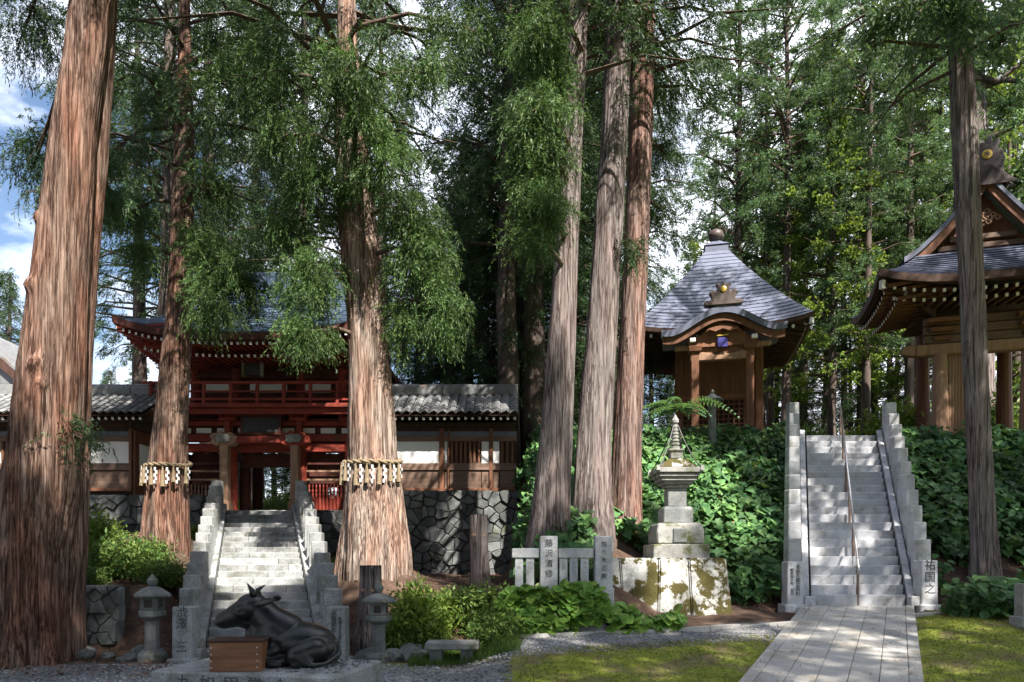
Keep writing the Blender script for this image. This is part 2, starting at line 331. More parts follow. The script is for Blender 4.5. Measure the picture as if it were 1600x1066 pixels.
for y in ys:
    for x in xs:
        n1 = mnoise.noise((x * .9, y * .9, 3)); n2 = mnoise.noise((x * 3, y * 3, 7)); n3 = mnoise.noise((x * .45, y * .45, 9))
        h = H(x, y); path = abs(x - (4.67 + (y - 10.3) * .55)) < 1.5 and 5 < y < 17.4
        amp = .02 if (x > 0 and y < 14) or y < 13 else .09
        h += amp * (n1 + .5 * n2) - (.06 if path else 0) - .012
        Vg.append((x, y, h))
        if x < 0:
            g = 1 - sst(12.1, 12.9, y + .35 * n1 + .25 * max(0, x + 3)); zone.append((g, max(0, .6 * sst(-3.2, -1.5, x) * sst(11.5, 12.6, y) * (1 - sst(13.6, 14.6, y))), 1 - g))
        else:
            ky = 13.45 + .275 * x; left = x < 4.67 + (y - 10.3) * .55; e_ = .5 * n1 + .35 * n3
            m_ = 1 - (sst(ky - 1.7, ky - 1.0, y + e_) if left else sst(ky + .1, ky + .7, y + e_ * .6)); gr = (1 - m_) * (1 - sst(ky - .1, ky + .1, y)) if left else 0
            zone.append((gr, m_, max(0, 1 - m_ - gr)))
nx, ny = len(xs), len(ys)
ii = np.arange(nx * ny).reshape(ny, nx)
Fg = np.stack([ii[:-1, :-1].ravel(), ii[:-1, 1:].ravel(), ii[1:, 1:].ravel(), ii[1:, :-1].ravel()], 1)
gme = npmesh('ground', Vg, Fg)
ca = gme.color_attributes.new('zone', 'FLOAT_COLOR', 'POINT')
ca.data.foreach_set('color', np.hstack([np.array(zone, np.float32), np.ones((len(zone), 1), np.float32)]).ravel())
m, n, b, o = mat_new('ground_mix')
at = nd(n, 'ShaderNodeAttribute', attribute_name='zone'); sp = nd(n, 'ShaderNodeSeparateColor'); n.links.new(at.outputs['Color'], sp.inputs[0])
t = nd(n, 'ShaderNodeTexCoord')
def gnoise(s, d=6, r=.6):
    z = nd(n, 'ShaderNodeTexNoise', Scale=s, Detail=d, Roughness=r); n.links.new(t.outputs['Object'], z.inputs['Vector']); return z.outputs['Fac']
soil = ramp(n, gnoise(3.5, 9, .7), [(.3, (.035, .024, .018)), (.55, (.085, .055, .042)), (.72, (.16, .115, .09))]).outputs[0]
grav = ramp(n, gnoise(22, 6, .75), [(.3, (.11, .11, .115)), (.5, (.22, .22, .225)), (.7, (.38, .375, .37))]).outputs[0]
mossc = ramp(n, gnoise(7, 8, .72), [(.3, (.1, .125, .022)), (.5, (.21, .25, .04)), (.7, (.34, .37, .06))]).outputs[0]
mossb = ramp(n, gnoise(1.1, 7, .7), [(.48, (0, 0, 0)), (.62, (1, 1, 1))]).outputs[0]
mossc = mixc(n, mossb, mossc, (.2, .155, .095))
c = mixc(n, sp.outputs[0], soil, grav); c = mixc(n, sp.outputs[1], c, mossc)
n.links.new(c, b.inputs['Base Color']); b.inputs['Roughness'].default_value = .95; b.inputs['Specular IOR Level'].default_value = .15
bp = nd(n, 'ShaderNodeBump', Strength=.7, Distance=.03); n.links.new(gnoise(26, 7, .75), bp.inputs['Height']); n.links.new(bp.outputs[0], b.inputs['Normal'])
ground = link('ground', gme, m, smooth=True); tag(ground, 'gravel, bare soil and mossy ground rising to the shrine terraces', kind='structure')
def G(x, y):
    n1 = mnoise.noise((x * .9, y * .9, 3)); n2 = mnoise.noise((x * 3, y * 3, 7)); amp = .02 if (x > 0 and y < 14) or y < 13 else .09
    return H(x, y) + amp * (n1 + .5 * n2) - .012
#PART2
# ------------------------------------------------------------------ foliage generators
def norm(a): return a / np.maximum(np.linalg.norm(a, axis=-1, keepdims=True), 1e-6)
def blades(cent, axs, K, Lb, Wb, spread=.5, droop=.35, along=.5):
    N = len(cent); tk = np.linspace(0, 1, K)[None, :, None] + rng.uniform(-.06, .06, (N, K, 1)); Ls = max(Lb * 2.4, .36) * rng.uniform(.6, 1.3, (N, 1, 1)) * (along + .5)
    dn = np.array([0, 0, -1.]) * droop
    o = cent[:, None] + axs[:, None] * (tk - .3) * Ls + dn * tk ** 2 * Ls * 1.3 + rng.normal(0, Lb * .1, (N, K, 3))
    d = norm(axs[:, None] * .85 + dn * tk * 2 + rng.normal(0, spread, (N, K, 3)))
    s = norm(np.cross(d, rng.normal(0, 1, (N, K, 3)))); w = Wb * rng.uniform(.6, 1.25, (N, K, 1)); l = Lb * rng.uniform(.6, 1.3, (N, K, 1))
    V = np.stack([o, o + d * l * .42 - s * w, o + d * l, o + d * l * .42 + s * w], 2).reshape(-1, 3)
    return V
def qmesh(name, V): return npmesh(name, V, np.arange(len(V)).reshape(-1, 4))
def clump_pts(c, rx, ry, rz, n, tuft=9, ts=.16):
    """sub-tufts through an ellipsoid, most near its skin and lower rim"""
    k = max(1, n // tuft); u = norm(rng.normal(0, 1, (k, 3))); rr = rng.uniform(.35, 1.05, (k, 1))
    sub = u * rr * np.array([rx, ry, rz]); idx = rng.integers(0, k, n)
    p = sub[idx] + rng.normal(0, ts, (n, 3)) * np.array([1, 1, .7]); a = norm(u[idx] * .8 + rng.normal(0, .35, (n, 3)) + np.array([0, 0, -.45]))
    return p + np.asarray(c), a
def limb_pts(a, e, n, wid, t0=.3):
    a, e = np.asarray(a), np.asarray(e); t = t0 + (1.05 - t0) * rng.random((n, 1)) ** .8; d = e - a; ln = np.linalg.norm(d)
    side = norm(np.cross(d, [0, 0, 1.])[None]); p = a + d * t; p[:, 2:] -= .10 * ln * t ** 2
    k = max(2, n // 8); off = rng.normal(0, 1, (k, 1)) * wid * .55; tt = rng.random(k); ix = rng.integers(0, k, n)
    p = a + d * (t0 + (1.02 - t0) * tt[ix][:, None]) + side * off[ix] * (1.15 - .6 * tt[ix][:, None]) + rng.normal(0, .15, (n, 3)); p[:, 2] -= np.abs(off[ix][:, 0]) * .35 + .1 * ln * tt[ix] ** 2
    ax = norm(norm(d[None]) * .7 + side * np.sign(off[ix]) * .45 + rng.normal(0, .3, (n, 3)) + np.array([0, 0, -.3])); return p, ax
def crown(name, h0, h1, Rm, limbs, per, K, Lb, Wb, mode, mat_leaf, seed, spread=.5, droop=.35, gap=.0):
    """returns (leaf mesh, branch mesh) about a trunk axis at x=y=0"""
    global rng
    old = rng; rng = np.random.default_rng(seed); pp = []; aa = []; mb = MB()
    for i in range(limbs):
        f = (i + rng.random()) / limbs
        if rng.random() < gap: continue
        h = h0 + (h1 - h0) * f
        r = Rm * (min(1, .55 + 2.2 * f) * (1 - f) ** .75 + .06) * rng.uniform(.65, 1.15); az = i * 2.399 + rng.normal(0, .4)
        up = (.12 if mode == 'hinoki' else -.10) + .35 * f
        a = np.array([0, 0, h]); e = np.array([math.cos(az) * r, math.sin(az) * r, h + r * up])
        p, x = limb_pts(a, e, int(per * (.35 + r / Rm)), r * .42); pp.append(p); aa.append(x)
        mid = a * .5 + e * .5 + np.array([0, 0, .06 * r]); mb.tube([a, mid, e - np.array([0, 0, .1 * r])], [.035 + .011 * r, .02 + .006 * r, .008], 4, False)
    V = blades(np.vstack(pp), np.vstack(aa), K, Lb, Wb, spread, droop); rng = old
    me = qmesh(name, V); me.materials.append(mat_leaf)
    bm_ = bpy.data.meshes.new(name + '_branches'); bm_.from_pydata(mb.v, [], mb.f); bm_.materials.append(M['twig'])
    return me, bm_
def simple_trunk(h, r0, r1, seed, lean=.15):
    q = random.Random(seed); mb = MB(); pts = []; rad = []
    ox = q.uniform(-lean, lean); oy = q.uniform(-lean, lean)
    for i in range(15):
        f = i / 14; pts.append((ox * f * 3 + .05 * q.uniform(-1, 1), oy * f * 3, -.6 + (h + .6) * f)); rad.append((r0 + (r1 - r0) * f) * (1 + .5 * math.exp(-f * 16)))
    mb.tube(pts, rad, 12)
    me = bpy.data.meshes.new('trunk'); me.from_pydata(mb.v, [], mb.f); me.materials.append(M['bark_far']); me.polygons.foreach_set('use_smooth', [True] * len(me.polygons)); return me
SPEC = {}
def spec(key, h, r0, r1, cr):
    SPEC[key] = (simple_trunk(h, r0, r1, hash(key) % 97 if False else len(SPEC) + 3), *cr)
spec('cedar_dense_a', 18.5, .42, .06, crown('cedar_crown', 1.5, 18.5, 4.2, 130, 62, 13, .15, .017, 'cedar', M['cedar'], 21))
spec('cedar_dense_b', 18.5, .42, .06, crown('cedar_crown', 2.5, 18.5, 3.8, 120, 62, 13, .15, .017, 'cedar', M['cedar'], 22))
spec('cedar_tall', 31, .5, .08, crown('cedar_crown', 10, 31, 5.2, 120, 66, 13, .16, .018, 'cedar', M['cedar'], 23, gap=.08))
spec('hinoki_a', 31, .3, .05, crown('hinoki_crown', 9.5, 31, 4.3, 100, 64, 13, .16, .022, 'hinoki', M['hinoki'], 24, .75, .1, .12))
spec('hinoki_b', 30, .26, .05, crown('hinoki_crown', 12.5, 30, 4.6, 84, 64, 13, .16, .022, 'hinoki', M['hinoki'], 25, .75, .1, .18))
spec('hinoki_c', 29, .24, .04, crown('hinoki_crown', 6.5, 29, 3.4, 95, 50, 13, .16, .022, 'hinoki', M['hinoki'], 26, .75, .1, .15))
spec('broadleaf', 19, .2, .04, crown('broadleaf_crown', 4, 19, 4.2, 74, 58, 8, .15, .055, 'hinoki', M['broad'], 27, .9, .05, .2))
spec('cedar_shade', 26.5, .5, .1, crown('cedar_crown', 9.5, 26, 5.4, 170, 74, 12, .17, .024, 'cedar', M['cedar'], 28))
def tree(key, x, y, label, group, s=1.0, rz=None, name='conifer_tree', z=None, parts=True):
    tm, cm, bm_ = SPEC[key]
    z = H(x, y) - .1 if z is None else z
    t = thing(name, label, 'tree', (x, y, z), rnd.uniform(0, 6.28) if rz is None else rz, group); t.scale = (s * rnd.uniform(.92, 1.08), s * rnd.uniform(.92, 1.08), s)
    link('trunk', tm, None, t); b = link('branches', bm_, None, t); b['kind'] = 'stuff'; c = link('crown', cm, None, t)
    return t
# leaf with a folded midrib (heart shape), and bush clouds
def heart(L_, Wd, fold=.18):
    return [(0, 0, 0), (-Wd * .5, L_ * .18, fold * Wd), (-Wd * .42, L_ * .55, fold * Wd * .8), (0, L_, -.12 * L_), (Wd * .42, L_ * .55, fold * Wd * .8), (Wd * .5, L_ * .18, fold * Wd), (0, L_ * .5, 0)], \
        [(0, 6, 1), (1, 6, 2), (2, 6, 3), (3, 6, 4), (4, 6, 5), (5, 6, 0)]
def frames(d, up):
    """columns: side, along leaf d, normal"""
    d = norm(d); s = norm(np.cross(d, up)); n_ = np.cross(s, d); return np.stack([s, d, n_], -1)
def leaf_cloud(cent, d, up, size, base):
    hv, hf = base; hv = np.array(hv); hf = np.array(hf); N = len(cent); Fr = frames(d, up)
    V = np.einsum('nij,kj->nki', Fr, hv) * np.asarray(size).reshape(-1, 1, 1) + cent[:, None]
    Fc = (hf[None] + (np.arange(N) * len(hv))[:, None, None]).reshape(-1, 3); return V.reshape(-1, 3), Fc
HEART = heart(1.0, .95)
ROUND = ([(0, 0, 0), (-.34, .12, .07), (-.47, .42, .09), (-.33, .78, .05), (0, 1.02, -.08), (.33, .78, .05), (.47, .42, .09), (.34, .12, .07), (0, .5, -.02)], [(0, 8, 1), (1, 8, 2), (2, 8, 3), (3, 8, 4), (4, 8, 5), (5, 8, 6), (6, 8, 7), (7, 8, 0)])
OVAL = ([(0, 0, 0), (-.2, .4, .05), (0, 1, 0), (.2, .4, .05)], [(0, 3, 2), (0, 2, 1)])
def leafy(parent, cent, d, up, size, mat, n_parts, base=HEART, name='leaf'):
    """n_parts leaves nearest to the viewer's side stand alone, the rest is joined"""
    cent = np.asarray(cent); size = np.asarray(size)
    org = np.array(parent.location)
    order = np.argsort(-size / np.linalg.norm(cent - np.array([0, 0, EYE]), axis=1)) if n_parts else np.arange(len(cent))
    solo, rest = order[:n_parts], order[n_parts:]
    if n_parts:
        me = bpy.data.meshes.new(name); me.from_pydata(base[0], [], base[1]); me.materials.append(mat)
        Fr = frames(d[solo], up[solo])
        for k, i in enumerate(solo):
            o_ = bpy.data.objects.new(name, me); col.objects.link(o_); o_.parent = parent
            mt = Matrix([[*Fr[k][r], 0] for r in range(3)] + [[0, 0, 0, 1]])
            o_.matrix_basis = Matrix.Translation(Vector(cent[i] - org)) @ mt @ Matrix.Scale(float(size[i]), 4)
    V, Fc = leaf_cloud(cent[rest] - org, d[rest], up[rest], size[rest], base)
    o_ = link('leaves', npmesh('leaves', V, Fc), mat, parent); o_['kind'] = 'stuff'; return o_
def bush_mesh(name, rx, ry, rz, n, size, mat, seed, base=OVAL):
    q = np.random.default_rng(seed); u = norm(q.normal(0, 1, (n, 3))); k = n // 28 + 2; sub = norm(q.normal(0, 1, (k, 3))) * q.uniform(.3, 1, (k, 1)); ix = q.integers(0, k, n)
    p = (sub[ix] * .85 + u * q.uniform(.05, .3, (n, 1))) * np.array([rx, ry, rz]); p[:, 2] = np.abs(p[:, 2] + rz * .45) * .75 + .05
    d = norm(u + q.normal(0, .5, (n, 3))); V, Fc = leaf_cloud(p, d, norm(q.normal(0, .5, (n, 3)) + np.array([0, 0, 1.])), size * q.uniform(.6, 1.3, n), base)
    me = npmesh(name, V, Fc); me.materials.append(mat); return me
BUSH = [bush_mesh('foliage', 1.3, 1.1, 1.3, 5200, .16, M['broad'], 31), bush_mesh('foliage', 1.5, 1.2, 1.1, 5200, .15, M['shrub'], 32), bush_mesh('foliage', 1.1, 1.1, 1.7, 5200, .17, M['shrub'], 33)]
def stem_mesh(h, n, seed):
    q = random.Random(seed); mb = MB()
    for i in range(n):
        a = q.uniform(0, 6.28); r = q.uniform(.15, .5) * h; mb.tube([(0, 0, -.15), (math.cos(a) * r * .3, math.sin(a) * r * .3, h * .4), (math.cos(a) * r, math.sin(a) * r, h * q.uniform(.7, .95))], [.022, .015, .006], 5, False)
    me = bpy.data.meshes.new('stems'); me.from_pydata(mb.v, [], mb.f); me.materials.append(M['twig']); return me
STEM = [stem_mesh(1.4, 7, 4), stem_mesh(1.2, 7, 5), stem_mesh(1.9, 7, 6)]
def bush(k, x, y, s, label, group=None, z=None, name='shrub', sz=1.0):
    t = thing(name, label, 'shrub', (x, y, G(x, y) - .03 if z is None else z), rnd.uniform(0, 6.28), group); t.scale = (s, s, s * sz)
    link('stems', STEM[k], None, t); link('foliage', BUSH[k], None, t); return t
# ------------------------------------------------------------------ big trunks
def trunk(parent, rows, D, mat, ridge=.05, flare=.5, lobes=5, seed=1, ztop=26, n=84, nl=110, rtop=.25, name='trunk', dy=0, knots=()):
    """rows: (v, uL, uR) at depth D, from the foot upwards"""
    zs = [Z(v, D) for v, a, b_ in rows]; cx = [X((a + b_) / 2, D) for v, a, b_ in rows]; rr = [(b_ - a) / 2 / F * D for v, a, b_ in rows]
    slope = (cx[-1] - cx[-2]) / (zs[-1] - zs[-2])
    zs2 = zs + [ztop]; cx2 = cx + [cx[-1] + slope * (ztop - zs[-1])]; rr2 = rr + [rr[-1] * rtop]
    zz = np.concatenate([[zs[0] - .5], np.linspace(zs[0], zs[-1], nl), np.linspace(zs[-1] + .5, ztop, 14)])
    C = np.interp(zz, zs2, cx2); Rr = np.interp(zz, zs2, rr2)
    for _ in range(2):
        C[1:-1] = (C[:-2] + 2 * C[1:-1] + C[2:]) / 4; Rr[1:-1] = (Rr[:-2] + 2 * Rr[1:-1] + Rr[2:]) / 4
    org = parent.location; V = []; ph = seed * 1.7
    for i, z in enumerate(zz):
        hgt = z - zs[0]; fl = math.exp(-max(0, hgt) / .9) * flare
        for k in range(n):
            a = 2 * math.pi * k / n; tw = a + .05 * z
            lob = .5 + .5 * math.cos(lobes * tw + ph + 1.3 * math.sin(2 * tw + ph))
            q = 1 + fl * (.25 + .75 * lob) + .05 * (lob - .5) * math.exp(-max(0, hgt) / 5) * 2
            ca_, sa_ = math.cos(tw), math.sin(tw)
            nn = mnoise.noise((ca_ * 6 + ph, sa_ * 6, z * .3)) * .6 - abs(mnoise.noise((ca_ * 11 + ph, sa_ * 11, z * .55 + 5))) * 1.3 + .3
            big = mnoise.noise((ca_ * 1.6 + ph, sa_ * 1.6, z * .5))
            r = Rr[i] * (q + ridge * nn + .06 * big)
            for (kz, ka, kr, kh) in knots:
                dd = ((z - kz) / kr) ** 2 + (math.atan2(math.sin(a - ka), math.cos(a - ka)) * Rr[i] / kr) ** 2
                if dd < 4: r += kh * math.exp(-dd * 1.5) * (1 + .6 * mnoise.noise((ca_ * 20, sa_ * 20, z * 8)))
            V.append((C[i] + math.cos(a) * r - org.x, D + dy + math.sin(a) * r - org.y, z - org.z))
    m_ = len(zz); ii = np.arange(m_ * n).reshape(m_, n); jj = np.roll(ii, -1, 1)
    Fc = np.stack([ii[:-1].ravel(), jj[:-1].ravel(), jj[1:].ravel(), ii[1:].ravel()], 1)
    o_ = link(name, npmesh(name, V, Fc), mat, parent, smooth=True)
    return o_, (lambda z: (float(np.interp(z, zz, C)), D + dy, float(np.interp(z, zz, Rr))))
def clumps(parent, axis_fn, lst, mat, K=24, Lb=.1, Wb=.0095, spread=.6, droop=.5, extra=None):
    """lst: (u, v, D, half width px, half height px, sprays) ; limbs run from the trunk to each clump"""
    pp = []; aa = []; mb = MB()
    for (u, v, D, hw, hh, n_) in lst:
        c_ = P(u, v, D); s = D / F; p, a = clump_pts(c_, hw * s, hw * s * .8, hh * s, n_); pp.append(p); aa.append(a)
        ax, ay, ar = axis_fn(c_.z + hw * s * .25); st = Vector((ax, ay, c_.z + .35 * hw * s)); d = c_ - st
        mid = st + d * .55 + Vector((0, 0, .12 * d.length)); mb.tube([st, mid, c_, c_ + d * .15 - Vector((0, 0, .2))], [.06 + .008 * d.length, .045, .025, .01], 6, False)
        for k in range(7):
            e = Vector(p[rng.integers(0, len(p))]); mb.tube([mid.lerp(c_, rnd.uniform(.2, 1)), e], [.016, .005], 4, False)
    V = blades(np.vstack(pp), np.vstack(aa), K, Lb, Wb, spread, droop)
    if extra is not None: V = np.vstack([V, extra])
    V = V - np.array(parent.location)
    link('crown', qmesh('crown', V), mat, parent); o_ = mb.build('branches', M['twig'], parent, smooth=True); o_['kind'] = 'stuff'
def upper_crown(parent, axis_fn, h0, h1, Rm, limbs, per, seed, mat, K=15, Lb=.13, Wb=.014, gap=.12):
    me, bm_ = crown('upper_crown', 0, h1 - h0, Rm, limbs, per, K, Lb, Wb, 'cedar', mat, seed, gap=gap)
    ax, ay, ar = axis_fn((h0 * 2 + h1) / 3)
    for nm, m_ in (('upper_crown', me), ('upper_branches', bm_)):
        o_ = link(nm, m_, None, parent); o_.location = Vector((ax, ay, h0)) - parent.location
        if 'branches' in nm: o_['kind'] = 'stuff'
# ------------------------------------------------------------------ stonework helpers
def voronoi(x0, x1, z0, z1, size, seed, jit=.62):
    q = random.Random(seed); pts = []; nx_ = max(1, round((x1 - x0) / size)); nz_ = max(1, round((z1 - z0) / (size * .8)))
    for i in range(-1, nx_ + 1):
        for j in range(-1, nz_ + 1):
            pts.append((x0 + (i + .5 + (.5 if j % 2 else 0) * .8 + q.uniform(-jit, jit)) * (x1 - x0) / nx_, z0 + (j + .5 + q.uniform(-jit, jit)) * (z1 - z0) / nz_))
    cells = []
    for p in pts:
        poly = [(x0, z0), (x1, z0), (x1, z1), (x0, z1)]
        for r in pts:
            if r is p or (r[0] - p[0]) ** 2 + (r[1] - p[1]) ** 2 > (3 * size) ** 2: continue
            mx_, mz_ = (p[0] + r[0]) / 2, (p[1] + r[1]) / 2; dx, dz = r[0] - p[0], r[1] - p[1]; new = []
            for i in range(len(poly)):
                a, b_ = poly[i], poly[(i + 1) % len(poly)]
                da = (a[0] - mx_) * dx + (a[1] - mz_) * dz; db = (b_[0] - mx_) * dx + (b_[1] - mz_) * dz
                if da <= 0: new.append(a)
                if da * db < 0: t_ = da / (da - db); new.append((a[0] + (b_[0] - a[0]) * t_, a[1] + (b_[1] - a[1]) * t_))
            poly = new
            if len(poly) < 3: break
        if len(poly) >= 3:
            ar = abs(sum(poly[i][0] * poly[(i + 1) % len(poly)][1] - poly[(i + 1) % len(poly)][0] * poly[i][1] for i in range(len(poly)))) / 2
            if ar > size * size * .12: cells.append(poly)
    return cells
def stone_wall(name, label, x0, x1, y, z0, z1, size, seed, mat, batter=.12, depth=.5, dark='joint', slope=0):
    w = thing(name, label, 'wall', ((x0 + x1) / 2, y, z0)); q = random.Random(seed + 5)
    MB().bx(x0 + .02, x1 - .06, y + .12, y + depth, z0 - .3, z1 - .03).build('core', M[dark], w)
    for poly in voronoi(x0, x1, z0, z1, size, seed):
        cx_ = sum(p[0] for p in poly) / len(poly); cz_ = sum(p[1] for p in poly) / len(poly)
        pr = q.uniform(.02, .16); n_ = len(poly); rings = []
        for k, (sc_, dy) in enumerate(((.985, .16), (.98, -pr * .3), (.84, -pr))):
            rings += [(cx_ + (p[0] - cx_) * sc_ + q.uniform(-.012, .012), y + dy + batter * (p[1] - z0) + q.uniform(-.012, .012), cz_ + (p[1] - cz_) * sc_) for p in poly]
        fs = [tuple(range(2 * n_, 3 * n_))]
        for k in range(2):
            for i in range(n_): j = (i + 1) % n_; fs.append((k * n_ + i, k * n_ + j, (k + 1) * n_ + j, (k + 1) * n_ + i))
        MB().add(rings, fs).build('stone', mat, w)
    return w
ROCK = []
for k in range(4):
    bm = bmesh.new(); bmesh.ops.create_icosphere(bm, subdivisions=2, radius=1)
    for v in bm.verts:
        f = 1 + .35 * mnoise.noise(v.co * 1.3 + Vector((k * 7, 0, 0))) + .15 * mnoise.noise(v.co * 3 + Vector((0, k * 5, 0))); v.co = Vector((v.co.x * 1.15, v.co.y * .9, v.co.z * .72)) * f
    me = bpy.data.meshes.new('rock'); bm.to_mesh(me); bm.free(); me.materials.append(M['darkstone']); ROCK.append(me)
def rock(x, y, s, label, group, k=None):
    o_ = bpy.data.objects.new('rock', ROCK[rnd.randrange(4) if k is None else k]); col.objects.link(o_)
    o_.location = (x, y, G(x, y) + s * .25); o_.scale = (s * rnd.uniform(.85, 1.25), s, s * rnd.uniform(.8, 1.1)); o_.rotation_euler = (rnd.uniform(-.2, .2), rnd.uniform(-.2, .2), rnd.uniform(0, 6.28))
    return tag(o_, label, 'rock', group)
# ------------------------------------------------------------------ staircases
def staircase(S, name, label, mat, nposts, ph, pw, texts, postmat):
    t = thing(name, label, 'staircase', (S['x0'], S['y0'], S['z0'])); n_ = S['n']; q = random.Random(n_ + int(S['x0']))
    rise = (S['z1'] - S['z0']) / n_; run = (S['y1'] - S['y0']) / n_
    for i in range(n_):
        x, y, z = stair_pt(S, i / n_); h = S['half']; cuts = [q.uniform(-.06, .06) * h] if S is RS else (sorted([q.uniform(-.75, -.2) * h, q.uniform(.15, .75) * h]) if i % 3 == 1 else [q.uniform(-.5, .5) * h])
        e = [-h] + cuts + [h]
        for a, b_ in zip(e[:-1], e[1:]):
            sk = (S['x1'] - S['x0']) / n_
            mb = MB(); y1 = y + run + (.1 if i < n_ - 1 else .5); sk2 = sk * (y1 - y) / run; z0_ = z + rise * i * 0 - .02
            g = .004
            mb.add([(x + a + g, y, z - .08), (x + b_ - g, y, z - .08), (x + b_ - g + sk2, y1, z - .08), (x + a + g + sk2, y1, z - .08),
                    (x + a + g, y - .0, z + rise), (x + b_ - g, y, z + rise), (x + b_ - g + sk2, y1, z + rise), (x + a + g + sk2, y1, z + rise)],
                   [(3, 2, 1, 0), (4, 5, 6, 7), (0, 1, 5, 4), (1, 2, 6, 5), (2, 3, 7, 6), (3, 0, 4, 7)])
            mb.build('step', mat, t, bevel=.012)
    # body below the steps, cheek walls
    p0 = stair_pt(S, .0); p1 = stair_pt(S, 1.0); hw = S['post'] + .1
    MB().add([(p0[0] - hw, p0[1] + .1, p0[2] - .5), (p0[0] + hw, p0[1] + .1, p0[2] - .5), (p1[0] + hw, p1[1] + .35, p0[2] - .5), (p1[0] - hw, p1[1] + .35, p0[2] - .5),
              (p0[0] - hw, p0[1] + .1, p0[2] - .06), (p0[0] + hw, p0[1] + .1, p0[2] - .06), (p1[0] + hw, p1[1] + .35, p1[2] - .06), (p1[0] - hw, p1[1] + .35, p1[2] - .06)],
             [(3, 2, 1, 0), (4, 5, 6, 7), (0, 1, 5, 4), (1, 2, 6, 5), (2, 3, 7, 6), (3, 0, 4, 7)]).build('core', M['joint'], t)
    for sgn in (-1, 1):
        o1, o2 = sgn * S['slab'] - S['sw'] / 2, sgn * S['slab'] + S['sw'] / 2; k = 4
        for j in range(k):
            a = stair_pt(S, j / k + .002 - .012); b_ = stair_pt(S, (j + 1) / k - .002 - .012); up, dn = .30, -.25
            MB().add([(a[0] + o1, a[1], a[2] + dn), (a[0] + o2, a[1], a[2] + dn), (b_[0] + o2, b_[1], b_[2] + dn), (b_[0] + o1, b_[1], b_[2] + dn),
                      (a[0] + o1, a[1], a[2] + up), (a[0] + o2, a[1], a[2] + up), (b_[0] + o2, b_[1], b_[2] + up), (b_[0] + o1, b_[1], b_[2] + up)],
                     [(3, 2, 1, 0), (4, 5, 6, 7), (0, 1, 5, 4), (1, 2, 6, 5), (2, 3, 7, 6), (3, 0, 4, 7)]).build('balustrade_slab', mat, t, bevel=.015)
        c_ = stair_pt(S, 0); MB().box((c_[0] + sgn * S['slab'], c_[1] - .16, c_[2] + .1), (S['sw'] + .1, .22, .24)).build('foot_block', mat, t, bevel=.015)
        for j in range(nposts):
            tt = j / (nposts - 1) * .985 - .02; x, y, z = stair_pt(S, tt); x += sgn * S['post']; w = pw * (1.08 if j == 0 else .92)
            hh = ph * (1 if j else .94) + q.uniform(-.02, .02)
            ob = MB().box((x, y, z + hh / 2), (w, w, hh), taper=.96).build('post', postmat, t, bevel=.018)
            if j == 0: MB().box((x, y, z - .05 + .0), (w + .13, w + .13, .36)).build('post_base', mat, t, bevel=.02)
            if j == 0 and sgn in texts:
                for (body, size, dx, dz, sp) in texts[sgn]:
                    text_obj(body, size, M['ink'], t, (x + dx, y - w / 2 - .001, z + hh * dz), rot=(R(90) - .02, 0, 0), space=sp)
    return t
#PART3
def hip_roof(cx, cy_, zE, hx, hy, tx, ty, zT, lift, courses, step=.03, pw=1.55, lin=.45, sub=14, thick=.2, inset=.5, under=.25):
    """curved hipped roof in stepped courses, with fascia and soffit; returns MB of top, MB of edge"""
    def ring(t_, dz):
        ax, ay = hx + (tx - hx) * t_, hy + (ty - hy) * t_; z = zE + (zT - zE) * (lin * t_ + (1 - lin) * t_ ** pw) + dz; r = []
        for k in range(4):
            for i in range(sub):
                s = -1 + 2 * i / sub; l = lift * abs(s) ** 3 * (1 - t_) ** 2.2
                x, y = {0: (s * ax, -ay), 1: (ax, s * ay), 2: (-s * ax, ay), 3: (-ax, -s * ay)}[k]; r.append((cx + x, cy_ + y, z + l))
        return r
    top = MB(); rings = []
    for i in range(courses): rings += [ring((i - (.3 if i else 0)) / courses, step * (1.1 if i else 1)), ring((i + 1) / courses, 0)]
    n_ = 4 * sub; vs = [p for r in rings for p in r]; fs = []
    for j in range(len(rings) - 1):
        for i in range(n_): i2 = (i + 1) % n_; fs.append((j * n_ + i, j * n_ + i2, (j + 1) * n_ + i2, (j + 1) * n_ + i))
    fs.append(tuple((len(rings) - 1) * n_ + i for i in range(n_))); top.add(vs, fs)
    edge = MB(); r0 = ring(0, step - .004); r1 = [(x, y, z - thick) for x, y, z in ring(.004, 0)]
    q = (min(hx, hy) - inset) / min(hx, hy); r2 = [(cx + (x - cx) * .94, cy_ + (y - cy_) * .94, z - thick - .04) for x, y, z in ring(0, 0)]
    r3 = [(cx + (x - cx) * (1 - inset / hx), cy_ + (y - cy_) * (1 - inset / hy), zE - thick + under) for x, y, z in ring(0, 0)]
    vs = r0 + r1 + r2 + r3; fs = []
    for j in range(3):
        for i in range(n_): i2 = (i + 1) % n_; fs.append((j * n_ + i2, j * n_ + i, (j + 1) * n_ + i, (j + 1) * n_ + i2))
    edge.add(vs, fs); return top, edge
